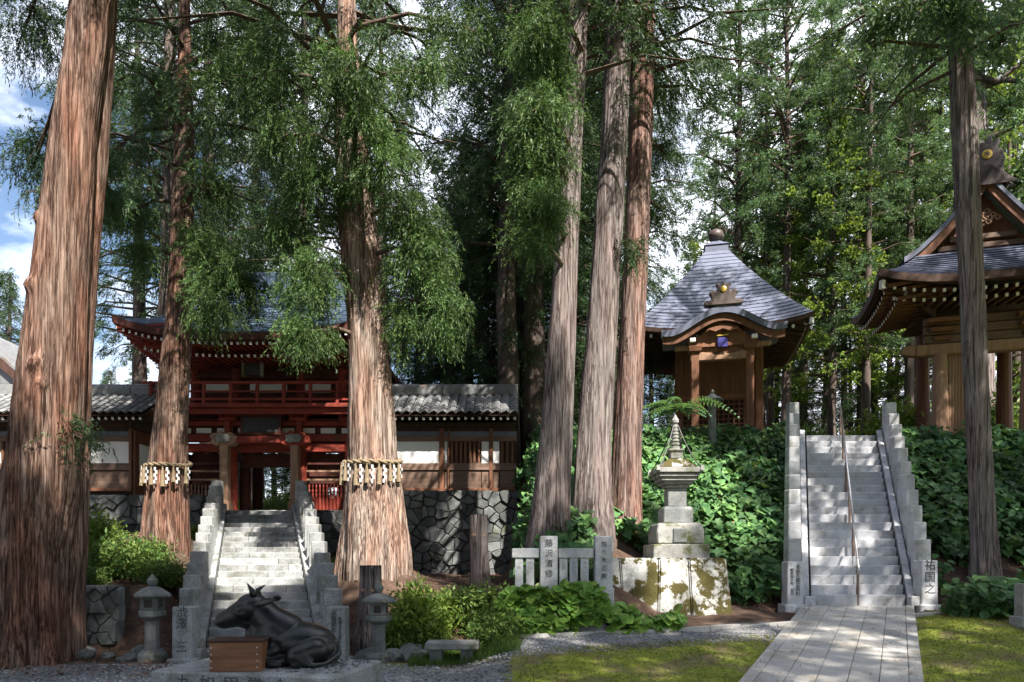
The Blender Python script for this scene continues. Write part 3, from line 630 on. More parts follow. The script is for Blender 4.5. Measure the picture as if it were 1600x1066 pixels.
def rafters(parent, cx, cy_, zE, hx, hy, lift, spacing, inset, drop, length, sz, mat, slope=.18, sides=(0, 3), rz=0, piv=None):
    mb = MB(); wb = MB()
    for k in sides:
        half = hx if k in (0, 2) else hy; n_ = int(2 * (half - inset) / spacing)
        for i in range(n_ + 1):
            s_ = -1 + 2 * i / n_; p = s_ * (half - inset * .9); l = lift * abs(p / half) ** 3; z = zE + l - drop
            if k == 0: a = Vector((cx + p, cy_ - hy + inset, z)); d = Vector((0, 1, slope))
            elif k == 1: a = Vector((cx + hx - inset, cy_ + p, z)); d = Vector((-1, 0, slope))
            else: a = Vector((cx - hx + inset, cy_ + p, z)); d = Vector((1, 0, slope))
            d.normalize(); mb.beam(a, a + d * length, sz, sz * 1.2); wb.beam(a - d * .012, a - d * .001, sz * .98, sz * 1.18)
    for m_ in (mb, wb):
        if rz and piv is not None:
            m_.v = [(x - piv[0], y - piv[1], z) for x, y, z in m_.v]; m_.xf((piv[0], piv[1], 0), rz)
    o_ = mb.build('rafters', mat, parent); o_['kind'] = 'stuff'; o_ = wb.build('rafter_ends', M['rafter_white'], parent); o_['kind'] = 'stuff'
# ================================================================== LEFT: the gate
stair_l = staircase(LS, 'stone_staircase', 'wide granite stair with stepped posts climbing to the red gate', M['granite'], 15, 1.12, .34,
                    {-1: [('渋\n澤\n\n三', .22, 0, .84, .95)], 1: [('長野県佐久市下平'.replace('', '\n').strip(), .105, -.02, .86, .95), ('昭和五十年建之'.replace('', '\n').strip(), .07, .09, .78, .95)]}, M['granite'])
GX, GY, GZ = -8.61, 24.7, 3.46
gate = thing('temple_gate', 'two storey red lacquered temple gate with blue curved roof above the stair', 'gate', (GX, GY, GZ))
MB().bx(GX - 4.2, GX + 4.2, 23.55, 31.2, 2.9, GZ).build('platform', M['granite'], gate, bevel=.03)
for y in (GY, GY + 1.25, GY + 2.5):
    for dx in (-2.95, -1.22, 1.22, 2.95):
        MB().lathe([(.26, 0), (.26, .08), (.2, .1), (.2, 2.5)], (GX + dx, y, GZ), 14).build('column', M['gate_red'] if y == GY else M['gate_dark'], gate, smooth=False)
for dx in (-1.22, 1.22):      # porch columns in front, with pedestal
    MB().lathe([(.2, 0), (.2, .3), (.14, .36), (.14, 2.3)], (GX + dx + (.02 if dx < 0 else -.02), GY - .62, GZ), 4).build('porch_column', M['wood_pale'], gate, bevel=.012)
zb = GZ + 2.1
for k, (z0_, h_, ov, yy) in enumerate(((2.1, .3, .35, 0), (2.46, .26, .5, 0), (3.0, .16, .5, -.1))):
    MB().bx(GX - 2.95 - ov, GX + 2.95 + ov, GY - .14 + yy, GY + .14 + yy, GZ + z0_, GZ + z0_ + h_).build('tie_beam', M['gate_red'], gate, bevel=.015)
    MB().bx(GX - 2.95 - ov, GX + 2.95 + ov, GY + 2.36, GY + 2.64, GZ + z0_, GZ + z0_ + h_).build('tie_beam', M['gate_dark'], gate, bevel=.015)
MB().bx(GX - 3.1, GX + 3.1, GY + .02, GY + .08, GZ + 2.7, GZ + 3.0).build('frieze', M['gate_dark'], gate)
MB().bx(GX - 1.02, GX + 1.02, GY + .4, GY + .5, GZ + 1.62, GZ + 2.1).build('lintel', M['gate_dark'], gate, bevel=.01)
MB().bx(GX - 3.3, GX + 3.3, GY - .2, GY + 4.9, GZ + 3.18, GZ + 3.24).build('ceiling', M['gate_dark'], gate)
for sx in (-1, 1):            # side walls of the passage
    MB().bx(GX + sx * 2.95 - .05, GX + sx * 2.95 + .05, GY + .2, GY + 2.4, GZ, GZ + 2.1).build('side_wall', M['gate_dark'], gate)
    for j in range(11):       # turned baluster fence of each bay; left bay's sunlight put into its colour
        x = GX + sx * (1.5 + j * .125)
        MB().lathe([(.042, 0), (.042, .55), (.03, .6), (.045, .68), (.022, .76), (.036, .84), (.012, .92)], (x, GY - .02, GZ + .06), 8).build('baluster', M['wood_pale'] if sx < 0 else M['gate_red'], gate)
    MB().bx(GX + sx * 1.42, GX + sx * 2.76, GY + .03, GY + .07, GZ, GZ + .5).build('fence_board', M['wood_pale'] if sx < 0 else M['gate_red'], gate, bevel=.008)
    for z_ in (1.1, 1.4, 1.66): MB().bx(GX + sx * 1.4, GX + sx * 2.78, GY - .05, GY + .03, GZ + z_, GZ + z_ + .07).build('fence_rail', M['wood_pale'] if z_ < 1.5 else M['gate_dark'], gate, bevel=.008)
    MB().bx(GX + sx * 1.4, GX + sx * 2.78, GY + .35, GY + .4, GZ + .9, GZ + 2.1).build('bay_panel', M['gate_dark'], gate)
    # carved nose of the porch beam: a scrolled silhouette
    poly = [(0, 0), (.24, -.02), (.42, .08), (.4, .18), (.5, .3), (.36, .34), (.26, .46), (.1, .4), (-.12, .5), (-.28, .4), (-.36, .42), (-.5, .3), (-.4, .18), (-.46, .06), (-.24, -.04)]
    MB().prism([(GX + sx * 1.2 + a, GZ + 2.24 + b_) for a, b_ in poly], GY - .78, GY - .42).build('carved_nose', M['wood_pale'] if sx < 0 else M['gate_red'], gate, bevel=.025)
    MB().prism([(GX + sx * 1.2 + a * .62, GZ + 2.33 + b_ * .62) for a, b_ in poly], GY - .86, GY - .79).build('carved_scroll', M['oldstone'], gate, bevel=.02)
MB().bx(GX - 1.7, GX + 1.7, GY - .72, GY - .5, GZ + 2.32, GZ + 2.56).build('porch_beam', M['gate_red'], gate, bevel=.02)
for i in range(9):            # white plaster panels between struts
    x = GX - 2.9 + i * .725
    MB().bx(x - .26, x + .26, GY - .06, GY - .01, GZ + 2.76, GZ + 2.94).build('plaster_panel', M['plaster'], gate)
pl = MB().bx(GX - .66, GX + .62, GY - .5, GY - .42, GZ + 2.72, GZ + 3.24).build('name_plaque', M['plaque'], gate, bevel=.015)
for a in ((-.72, -.64, 2.68, 3.28), (.6, .68, 2.68, 3.28), (-.8, .76, 3.24, 3.33), (-.8, .76, 2.62, 2.71)): MB().bx(GX + a[0], GX + a[1], GY - .54, GY - .4, GZ + a[2], GZ + a[3]).build('plaque_frame', M['gate_dark'], pl, bevel=.012)
for dx in (-2.95, -1.22, 0, 1.22, 2.95):   # bracket sets under the balcony
    for k, (w_, y_, z_) in enumerate(((.34, .0, 3.0), (.6, -.25, 3.2), (.86, -.5, 3.4))):
        MB().box((GX + dx, GY + y_, GZ + z_), (w_, .3 + .1 * k, .13)).build('bracket_arm', M['gate_red'], gate, bevel=.015)
        for e in (-1, 0, 1): MB().box((GX + dx + e * w_ * .42, GY + y_ - .05, GZ + z_ + .11), (.13, .15, .1), taper=1.25).build('bearing_block', M['gate_red'], gate)
BZ = GZ + 3.62
for sx in (-1, 1): MB().box((GX + sx * 1.24, GY - .28, GZ + 2.95), (.2, .2, 1.1)).build('strut', M['gate_red'], gate, bevel=.015)
MB().bx(GX - 3.75, GX + 3.75, GY - 1.0, GY + 5.6, BZ - .14, BZ).build('balcony_floor', M['gate_red'], gate, bevel=.012)
MB().bx(GX - 3.6, GX + 3.6, GY - .86, GY - .7, BZ - .34, BZ - .145).build('balcony_beam', M['gate_red'], gate, bevel=.012)
for z_, h_, ov in ((.1, .09, .0), (.38, .06, .0), (.66, .09, .22)):
    MB().bx(GX - 3.65 - ov, GX + 3.65 + ov, GY - .94, GY - .86, BZ + z_, BZ + z_ + h_).build('rail', M['gate_red'], gate, bevel=.01)
    for sx in (-1, 1): MB().bx(GX + sx * 3.62 - .04, GX + sx * 3.62 + .04, GY - .83, GY + 5.4, BZ + z_, BZ + z_ + h_).build('rail', M['gate_red'], gate, bevel=.01)
for i in range(9): MB().box((GX - 3.6 + i * .9, GY - .9, BZ + .38), (.1, .11, .76)).build('rail_post', M['gate_red'], gate, bevel=.01)
# upper storey
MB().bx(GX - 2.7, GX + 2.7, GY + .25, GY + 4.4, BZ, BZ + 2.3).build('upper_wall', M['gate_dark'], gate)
for dx in (-2.6, -1.15, 1.15, 2.6): MB().lathe([(.16, 0), (.16, 2.0)], (GX + dx, GY + .22, BZ), 12).build('upper_column', M['gate_red'], gate)
for i in range(3): MB().bx(GX - 2.45 + i * 1.75 + (.25 if i != 1 else .05), GX - 1.4 + i * 1.75 + (.1 if i != 1 else .3), GY + .18, GY + .23, BZ + .62, BZ + .95).build('plaster_panel', M['plaster'], gate)
MB().bx(GX - 2.8, GX + 2.8, GY + .1, GY + .24, BZ + 1.1, BZ + 1.26).build('upper_beam', M['gate_dark'], gate, bevel=.01)
MB().bx(GX - 2.8, GX + 2.8, GY + .02, GY + .22, BZ + 1.62, BZ + 1.8).build('upper_beam', M['gate_red'], gate, bevel=.01)
for dx in (-2.6, -1.9, -1.15, -.4, .4, 1.15, 1.9, 2.6):
    for k in range(3): MB().box((GX + dx, GY - .05 - .28 * k, BZ + 1.5 + .2 * k), (.42 + .1 * k, .3, .12)).build('bracket_arm', M['gate_dark'], gate, bevel=.012)
    MB().box((GX + dx, GY - .82, BZ + 1.62), (.1, .05, .16)).build('bracket_tip', M['rafter_white'], gate)
up = MB().bx(GX - .5, GX + .06, GY - .75, GY - .68, BZ + 1.02, BZ + 1.95).build('upper_plaque', M['plaque'], gate, bevel=.01)
for a in ((-.58, -.49, .95, 2.0), (.05, .14, .95, 2.0), (-.72, .28, 1.96, 2.06)): MB().bx(GX + a[0], GX + a[1], GY - .8, GY - .66, BZ + a[2], BZ + a[3]).build('plaque_frame', M['oldstone'], up, bevel=.012)
RXC, RYC, RE = GX, GY + 2.3, 8.98
top, edge = hip_roof(RXC, RYC, RE, 4.05, 4.75, 2.3, 1.0, 11.6, .55, 20, .022, thick=.2, inset=1.6, under=.5)
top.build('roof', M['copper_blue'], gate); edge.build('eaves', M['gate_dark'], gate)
MB().prism([(GX - 2.4, 11.5), (GX + 2.4, 11.5), (GX + 2.2, 12.6), (GX - 2.2, 12.6)], RYC - .55, RYC + .55).build('roof_ridge', M['copper_blue'], gate, bevel=.05)
rafters(gate, RXC, RYC, RE, 4.05, 4.75, .55, .2, .12, .3, 1.7, .075, M['gate_red'], .05)
rafters(gate, RXC, RYC, RE, 4.05, 4.75, .42, .2, .75, .52, 1.5, .08, M['gate_red'], .05)
MB().beam((RXC - 3.9, RYC - 4.6, RE + .18), (GX - 2.7, GY + .1, RE - .15), .16, .2).build('hip_rafter', M['gate_red'], gate)
# ------------------------------------------------------------------ corridors with tiled roofs
TILE = MB()
gp = []
for j in range(2):
    row = []
    for i in range(7):
        a = i / 6; x = (a - .5) * .275; row.append((x, -.17 + j * .34, .035 * math.cos(a * 2 * math.pi) * (-1 if a < .62 else -1) + (.035 if a > .62 else 0)))
    gp.append(row)
TILE.grid(gp); TILE.grid([[(p[0], p[1], p[2] - .03) for p in gp[0]], gp[0]])
tile_me = bpy.data.meshes.new('tile'); tile_me.from_pydata(TILE.v, [], TILE.f); tile_me.materials.append(M['tile'])
def corridor(label, x0, x1, bays, rx0, rx1):
    t = thing('roofed_corridor', label, 'corridor', ((x0 + x1) / 2, 23, 4.03)); y = 23.0
    z = lambda v: Z(v, 23.0)
    MB().bx(x0, x1, y + .06, y + 1.9, z(772), z(668)).build('wall_core', M['wood_dark'], t)
    for nm, v0, v1, yy, mt in (('sill_beam', 768, 763, -.06, 'wood_brown'), ('waist_rail', 735, 724, -.05, 'wood_h'), ('head_rail', 690, 682, -.05, 'wood_h'), ('wall_plate', 668, 660, -.02, 'wood_dark')):
        MB().bx(x0, x1, y + yy, y + .08, z(v0), z(v1)).build(nm, M[mt], t, bevel=.01)
    MB().bx(x0, x1, y + .03, y + .055, z(681.5), z(674)).build('frieze_panel', M['copper_grey'], t)
    for u0, u1, kind in bays:
        a, b_ = X(u0, y), X(u1, y)
        if kind == 'post': MB().bx(a, b_, y - .07, y + .07, z(765), z(670)).build('post', M['wood_brown'], t, bevel=.01)
        else:
            nb = max(1, round((b_ - a) / 1.3))
            for k in range(nb): MB().bx(a + (b_ - a) * k / nb + .006, a + (b_ - a) * (k + 1) / nb - .006, y, y + .05, z(763), z(735.5)).build('board', M['wood_h'], t, bevel=.006)
            if kind == 'plaster': MB().bx(a, b_, y + .0, y + .05, z(724), z(690)).build('plaster_panel', M['plaster'], t)
            if kind == 'slats':
                n_ = max(2, int((b_ - a) / .13))
                for k in range(n_):
                    xx = a + (k + .5) * (b_ - a) / n_; MB().bx(xx - .035, xx + .035, y - .03, y + .03, z(724), z(690)).build('slat', M['wood_brown'], t, bevel=.006)
    # roof: front slope y 22.2 -> 24 ; z 6.5 -> 7.5
    e0, e1 = Vector((0, 22.2, 6.44)), Vector((0, 24.0, 7.42)); sl = (e1 - e0)
    MB().add([(rx0, 22.22, 6.36), (rx1, 22.22, 6.36), (rx1, 24.0, 7.34), (rx0, 24.0, 7.34), (rx0, 25.8, 6.36), (rx1, 25.8, 6.36), (rx0, 24, 6.5), (rx1, 24, 6.5)],
             [(0, 1, 2, 3), (3, 2, 5, 4), (0, 3, 4, 6), (1, 7, 5, 2), (0, 6, 7, 1), (6, 4, 5, 7)]).build('roof_deck', M['wood_dark'], t)
    nc = int((rx1 - rx0) / .27); rows_ = 7; ang = math.atan2(sl.z, sl.y)
    for i in range(nc):
        for j in range(rows_):
            o_ = bpy.data.objects.new('tile', tile_me); col.objects.link(o_); o_.parent = t
            p = e0 + sl * ((j + .5) / rows_) + Vector((rx0 + (i + .5) * (rx1 - rx0) / nc, 0, .0)); p.z += .035
            o_.location = p - t.location; o_.rotation_euler = (ang - .05 + rnd.uniform(-.015, .015), rnd.uniform(-.02, .02), rnd.uniform(-.015, .015))
    nr = max(1, int((rx1 - rx0) / 1.1))
    for i in range(nr):
        a, b_ = rx0 + (rx1 - rx0) * i / nr, rx0 + (rx1 - rx0) * (i + 1) / nr
        MB().bx(a + .004, b_ - .004, 23.84, 24.16, 7.38, 7.66).build('ridge_block', M['tile'], t, bevel=.02)
        MB().tube([(a + .004, 24, 7.68), (b_ - .004, 24, 7.68)], .1, 8).build('ridge_cap', M['tile'], t)
    mb = MB(); wb = MB(); n_ = int((rx1 - rx0) / .215)
    for i in range(n_):
        xx = rx0 + (i + .5) * (rx1 - rx0) / n_; mb.beam((xx, 22.3, 6.28), (xx, 23.3, 6.8), .07, .09); wb.beam((xx, 22.288, 6.274), (xx, 22.297, 6.279), .075, .085)
    mb.build('rafters', M['wood_dark'], t)['kind'] = 'stuff'; wb.build('rafter_ends', M['rafter_white'], t)['kind'] = 'stuff'
    return t
corr_r = corridor('roofed corridor with white panels and slat windows right of the gate, on the stone wall', X(560, 23), .15,
         [(560, 617, 'slats'), (617, 686, 'plaster'), (686.5, 694, 'post'), (694.5, 699, 'plaster'), (699.5, 702, 'post'), (702.5, 752, 'slats'), (752.5, 764, 'plaster'), (764.5, 770, 'post'), (770.5, 780, 'plaster'), (780.5, 805, 'slats')], X(565, 23), .2)
corr_l = corridor('roofed corridor with one large white panel left of the gate', X(-60, 23), X(207, 23),
         [(-60, 0, 'plaster'), (1, 28, 'slats'), (28.5, 36, 'post'), (36.5, 90, 'plaster'), (90.5, 98, 'slats'), (98.5, 126, 'plaster'), (126.5, 134, 'post'), (134.5, 202, 'plaster'), (202.5, 207, 'post')], X(-60, 23), X(242, 23))
xr = X(207, 23) + .01
MB().bx(xr, xr + .08, 23.0, 24.9, Z(775, 23), Z(672, 23)).build('end_wall', M['wood_brown'], corr_l, bevel=.01)
MB().bx(xr + .085, xr + .1, 23.25, 24.5, Z(735, 23), Z(692, 23)).build('plaster_panel', M['plaster'], corr_l)
MB().bx(xr + .105, xr + .16, 24.55, 24.62, Z(770, 23), Z(700, 23)).build('pale_post', M['paper'], corr_l)
# ------------------------------------------------------------------ retaining walls
stone_wall('stone_wall', 'dry fieldstone retaining wall under the corridor right of the gate', X(600, 22.2), .2, 22.2, 1.0, 4.0, .35, 3, M['wallstone'], batter=.02)
stone_wall('stone_wall', 'fieldstone wall under the corridor left of the gate stair', X(60, 22.2), X(330, 22.6), 22.2, 2.3, 3.85, .36, 4, M['wallstone'], batter=.02)
stone_wall('stone_wall', 'fieldstone wall under the gate, right beside the stair top', X(485, 22.6), X(600, 22.6), 22.6, 1.6, 3.4, .36, 5, M['wallstone'], batter=.02)
stone_wall('stone_wall', 'low mossy rubble wall between the big cedar and the lantern', X(40, 14.0), X(186, 14.0), 14.0, -.05, Z(915, 14.0), .3, 6, M['darkstone'], batter=.05)
# ------------------------------------------------------------------ left: far hall gable, cow, lanterns, bench
hall = thing('temple_hall', 'dark gabled roof corner of another hall beyond the corridor', 'building', (X(-60, 32), 32, 3.3))
x_, y_ = X(42, 31), 31
MB().add([(x_ - 8, y_, Z(600, 31)), (x_, y_, Z(600, 31)), (x_ - 3.2, y_, Z(500, 31)), (x_ - 8, y_, Z(420, 31)), (x_ - 8, y_ + 6, Z(600, 31)), (x_, y_ + 6, Z(600, 31)), (x_ - 3.2, y_ + 6, Z(500, 31)), (x_ - 8, y_ + 6, Z(420, 31))],
         [(0, 1, 2, 3), (7, 6, 5, 4), (1, 5, 6, 2), (2, 6, 7, 3), (0, 3, 7, 4), (0, 4, 5, 1)]).build('roof', M['tile'], hall)
MB().beam((x_ + .1, y_ - .12, Z(604, 31)), (x_ - 3.3, y_ - .12, Z(500, 31)), .22, .3).build('verge_board', M['wood_dark'], hall)
MB().beam((x_ + .2, y_ - .02, Z(596, 31)), (x_ - 3.3, y_ - .02, Z(490, 31)), .35, .16).build('verge_tiles', M['tile'], hall, bevel=.02)
MB().bx(x_ - 8, x_ - 1.2, y_ + 1, y_ + 5, 3.2, Z(601, 31)).build('wall', M['plaster'], hall)

PZ = 1.9 - 1.31
ped = thing('statue_pedestal', 'speckled granite pedestal with carved black characters under the cow', 'pedestal', (-3.0, 8.5, 0))
prot = -.06
MB().box((-2.9, 8.5, PZ / 2 - .06), (2.3, 1.3, PZ + .12), rz=-.2).build('slab', M['granite'], ped, bevel=.02)
for i, ch in enumerate('丸如図常会'):
    lx = -.72 + i * .3; ly = -.652; ca_, sa_ = math.cos(-.2), math.sin(-.2)
    text_obj(ch, .2, M['ink'], ped, (-2.9 + lx * ca_ - ly * sa_, 8.5 + lx * sa_ + ly * ca_, PZ - .2), rot=(R(90), 0, -.2))
# cow: one continuous bronze body
def cow():
    t = thing('cow_statue', 'black bronze cow statue lying on the granite pedestal, head turned left', 'statue', (-3.0, 8.6, PZ))
    bm = bmesh.new()
    def ell(c_, r_, rot=(0, 0, 0)):
        g = bmesh.ops.create_uvsphere(bm, u_segments=24, v_segments=14, radius=1)['verts']
        mt = Matrix.Translation(c_) @ (Matrix.Rotation(rot[2], 4, 'Z') @ Matrix.Rotation(rot[1], 4, 'Y') @ Matrix.Rotation(rot[0], 4, 'X')) @ Matrix.Diagonal((*r_, 1))
        bmesh.ops.transform(bm, matrix=mt, verts=g)
    def limb(pts, rad):
        pts = [Vector(p) for p in pts]
        for a, b_, r0, r1 in zip(pts[:-1], pts[1:], rad[:-1], rad[1:]):
            k = max(3, int((b_ - a).length / .035))
            for i in range(k + 1): f = i / k; ell(a.lerp(b_, f), (r0 + (r1 - r0) * f,) * 3)
    # local: x right (rump), y away, z up ; body 0.75 m long
    ell((.22, 0, .27), (.43, .3, .27)); ell((-.02, 0, .34), (.28, .27, .3)); ell((.44, 0, .2), (.24, .29, .22)); ell((.12, 0, .42), (.38, .19, .16), (0, .38, 0))
    limb([(.06, 0, .42), (-.1, -.01, .54), (-.21, -.02, .67)], [.24, .205, .17])             # neck
    ell((-.2, -.02, .34), (.18, .16, .3)); ell((-.22, -.03, .46), (.09, .08, .17), (0, -.3, 0))   # chest and dewlap
    ell((-.29, -.03, .72), (.2, .175, .18), (0, .55, 0)); limb([(-.37, -.03, .67), (-.51, -.05, .6), (-.61, -.06, .56)], [.17, .135, .112]); ell((-.625, -.065, .55), (.085, .12, .095), (0, .4, 0))
    ell((-.38, -.03, .55), (.18, .13, .1), (0, .35, 0))                                        # jaw
    ell((-.4, -.185, .7), (.032, .026, .026)); ell((-.385, -.17, .745), (.075, .036, .024), (0, .6, 0)); ell((-.42, -.18, .655), (.06, .03, .016), (0, .6, 0))   # eye, brow, lid
    ell((-.675, -.13, .555), (.024, .02, .018)); ell((-.66, -.15, .53), (.03, .02, .02))
    ell((-.09, -.26, .8), (.055, .14, .04), (.25, .3, -.5)); ell((-.1, .2, .82), (.05, .12, .04), (-.25, .3, .5))  # ears
    limb([(-.02, -.2, .2), (-.2, -.3, .12), (-.05, -.34, .06), (.1, -.34, .05)], [.12, .085, .06, .055])   # folded foreleg
    limb([(.02, .2, .2), (-.2, .28, .12), (-.05, .3, .06)], [.12, .085, .06])
    limb([(.45, -.2, .2), (.28, -.33, .15), (.42, -.36, .06), (.28, -.38, .05)], [.16, .12, .07, .055])    # hind leg
    limb([(.66, -.02, .28), (.71, -.1, .14), (.6, -.3, .05), (.48, -.4, .04)], [.04, .03, .028, .035])     # tail
    ell((.2, 0, .08), (.5, .34, .1))
    for v in bm.verts: v.co.z = max(v.co.z, 0)
    me = bpy.data.meshes.new('body'); bm.to_mesh(me); bm.free()
    o_ = link('body', me, M['bronze'], t)
    r_ = o_.modifiers.new('remesh', 'REMESH'); r_.mode = 'VOXEL'; r_.voxel_size = .014; r_.use_smooth_shade = True
    s_ = o_.modifiers.new('smooth', 'SMOOTH'); s_.factor = .5; s_.iterations = 4
    for dy_, tip in ((-.1, (-.325, -.13, 1.03)), (.06, (-.2, .1, 1.0))):
        MB().tube([Vector((-.26, dy_, .84)), Vector((-.275, dy_ * 1.25, .94)), Vector(tip)], [.042, .033, .006], 10).build('horn', M['bronze'], t, smooth=True, world=False)
    mb = MB(); 
    for k in range(10):
        a = k * .6; mb.tube([(-.02 + .05 * k, -.26 - .012 * math.sin(a), .30 - .02 * k * .2), (.0 + .05 * k, -.285, .2)], [.012, .006], 5)
    return t
cw = cow(); cw.scale = (1.06, 1.06, .96); cw.location = P(437, 1040, 8.62); cw.location.z = PZ; cw.rotation_euler.z = .02
boxw = thing('offertory_box', 'small brown wooden box with lid in front of the cow on its pedestal', 'box', (X(376, 8.15), 8.15, PZ))
bw, bh = 78 / F * 8.1, 46 / F * 8.1; bx_, by_ = X(374, 8.15), 8.15
MB().box((bx_, by_, PZ + bh / 2), (bw, .3, bh), rz=.1).build('body', M['boxwood'], boxw, bevel=.006)
MB().box((bx_, by_, PZ + bh + .014), (bw + .05, .35, .026), rz=.1).build('lid', M['wood_dark'], boxw, bevel=.005)
for k in range(4):
    for sx in (-1, 1): MB().lathe([(.009, -.003), (.009, .004), (.004, .007)], (0, 0, 0), 8).xf((0, 0, 0)).build('nail', M['steel'], boxw, world=False).location = Vector((bx_ + sx * (bw / 2 - .035), by_ - .152 + sx * .026, PZ + .05 + k * .075)) - boxw.location
for ch in list(boxw.children):
    if ch.name.startswith('nail'): ch.rotation_euler = (R(90), 0, .1)
# loose pebbles: beside the pedestal and on it
def pebbles(name, label, fn, n_, s0, s1, mat, parent=None):
    bm = bmesh.new(); bmesh.ops.create_icosphere(bm, subdivisions=1, radius=1); bv = np.array([v.co[:] for v in bm.verts]) * np.array([1.2, .9, .6]); bf = np.array([[v.index for v in f.verts] for f in bm.faces]); bm.free()
    C = np.array([fn() for _ in range(n_)]); s = rng.uniform(s0, s1, (n_, 1, 1)); a = rng.uniform(0, 6.28, n_)
    ca_, sa_ = np.cos(a)[:, None], np.sin(a)[:, None]; x = bv[None, :, 0] * ca_ - bv[None, :, 1] * sa_; y = bv[None, :, 0] * sa_ + bv[None, :, 1] * ca_
    V = np.stack([x, y, np.broadcast_to(bv[None, :, 2], x.shape)], -1) * s * rng.uniform(.7, 1.2, (n_, 1, 3)) + C[:, None]
    Fc = (bf[None] + (np.arange(n_) * len(bv))[:, None, None]).reshape(-1, 3)
    o_ = link(name, npmesh(name, V.reshape(-1, 3), Fc), mat); return tag(o_, label, 'gravel', kind='stuff')
def gl():
    y = rnd.uniform(9.6, 12.5); u = rnd.uniform(-10, 800); x = X(u, y); return (x, y, G(x, y) + .006)
pebbles('gravel', 'loose grey gravel along the front of the trees', gl, 5200, .012, .032, M['pebble'])
def gr_():
    while True:
        x = rnd.uniform(.05, 5.6); y = 13.4 + .275 * x - rnd.uniform(.1, 1.5)
        if x < px_c0(y) - 1.4: return (x, y, G(x, y) + .004)
px_c0 = lambda y: 4.67 + (y - 10.3) * .55
pebbles('gravel', 'fine grey gravel strip along the kerb by the broad leaves', gr_, 3200, .008, .022, M['pebble'])
def gp_():
    a, b_ = rnd.uniform(-.2, 1.05), rnd.uniform(-.45, .55); return (-2.9 + a + b_ * .2, 8.5 + b_ - a * .2, PZ + .008)
pebbles('pedestal_pebbles', 'white and grey pebbles scattered round the cow', gp_, 420, .008, .022, M['pebble'])
def lantern(u, D, label, v0=1030, v1=897):
    x = X(u, D); zb_ = G(x, D); s = (v0 - v1) / F * D / 1.62
    t = thing('stone_lantern', label, 'lantern', (x, D, zb_))
    def part(nm, prof, n_, z, rz=0, bev=.012): return MB().lathe([(r * s, h * s) for r, h in prof], (x, D, zb_ + z * s), n_, rz=rz).build(nm, M['darkstone'], t, bevel=bev)
    part('base', [(.3, -.1), (.3, .12), (.22, .2)], 6, 0); part('shaft', [(.145, .2), (.13, .45), (.135, .76)], 10, 0, bev=0)
    part('platform', [(.14, .76), (.27, .84), (.27, .95)], 6, 0); fb = part('firebox', [(.16, .95), (.16, 1.2)], 4, 0)
    for a in range(4):
        c_, q = math.cos(a * math.pi / 2 - math.pi / 2), math.sin(a * math.pi / 2 - math.pi / 2)
        MB().box((x + c_ * .162 * s, D + q * .162 * s, zb_ + 1.08 * s), ((.02 if abs(c_) > .5 else .14) * s, (.02 if abs(q) > .5 else .14) * s, .15 * s)).build('light_window', M['joint'], fb)
    part('roof', [(.36, 1.2), (.37, 1.25), (.2, 1.36), (.09, 1.4)], 6, 0); part('finial', [(.05, 1.4), (.09, 1.46), (.1, 1.52), (.05, 1.58), (.012, 1.64)], 10, 0, bev=0)
    return t
lantern(238, 13.0, 'weathered stone lantern left of the gate stair')
lantern(592, 12.9, 'weathered stone lantern right of the gate stair in front of a stump', 1026, 902)
bench = thing('stone_bench', 'low stone slab bench on two blocks beside the fern', 'bench', (X(706, 12.6), 12.6, G(X(706, 12.6), 12.6)))
bx0, bx1 = X(666, 12.6), X(748, 12.6); gz = bench.location.z
MB().bx(bx0, bx1, 12.35, 12.85, gz + .26, gz + .39).build('seat', M['oldstone'], bench, bevel=.02)
for f in (.2, .78): MB().box((bx0 + (bx1 - bx0) * f, 12.6, gz + .12), (.22, .34, .3)).build('leg', M['darkstone'], bench, bevel=.02)
for i in range(16):
    u = rnd.choice([rnd.uniform(95, 270), rnd.uniform(545, 700)]); y = rnd.uniform(12.9, 13.8); rock(X(u, y), y, rnd.uniform(.1, .26), 'mossy fieldstone lying in the soil at the foot of the cedars', 'loose fieldstones below the gate')
for i, (u, v, D, s) in enumerate(((640, 985, 13.2, .3), (620, 1000, 13.0, .22), (655, 1000, 13.1, .2), (255, 1000, 13.2, .25), (200, 1010, 13.0, .2))):
    rock(X(u, D), D, s, 'mossy fieldstone lying in the soil at the foot of the cedars', 'loose fieldstones below the gate')
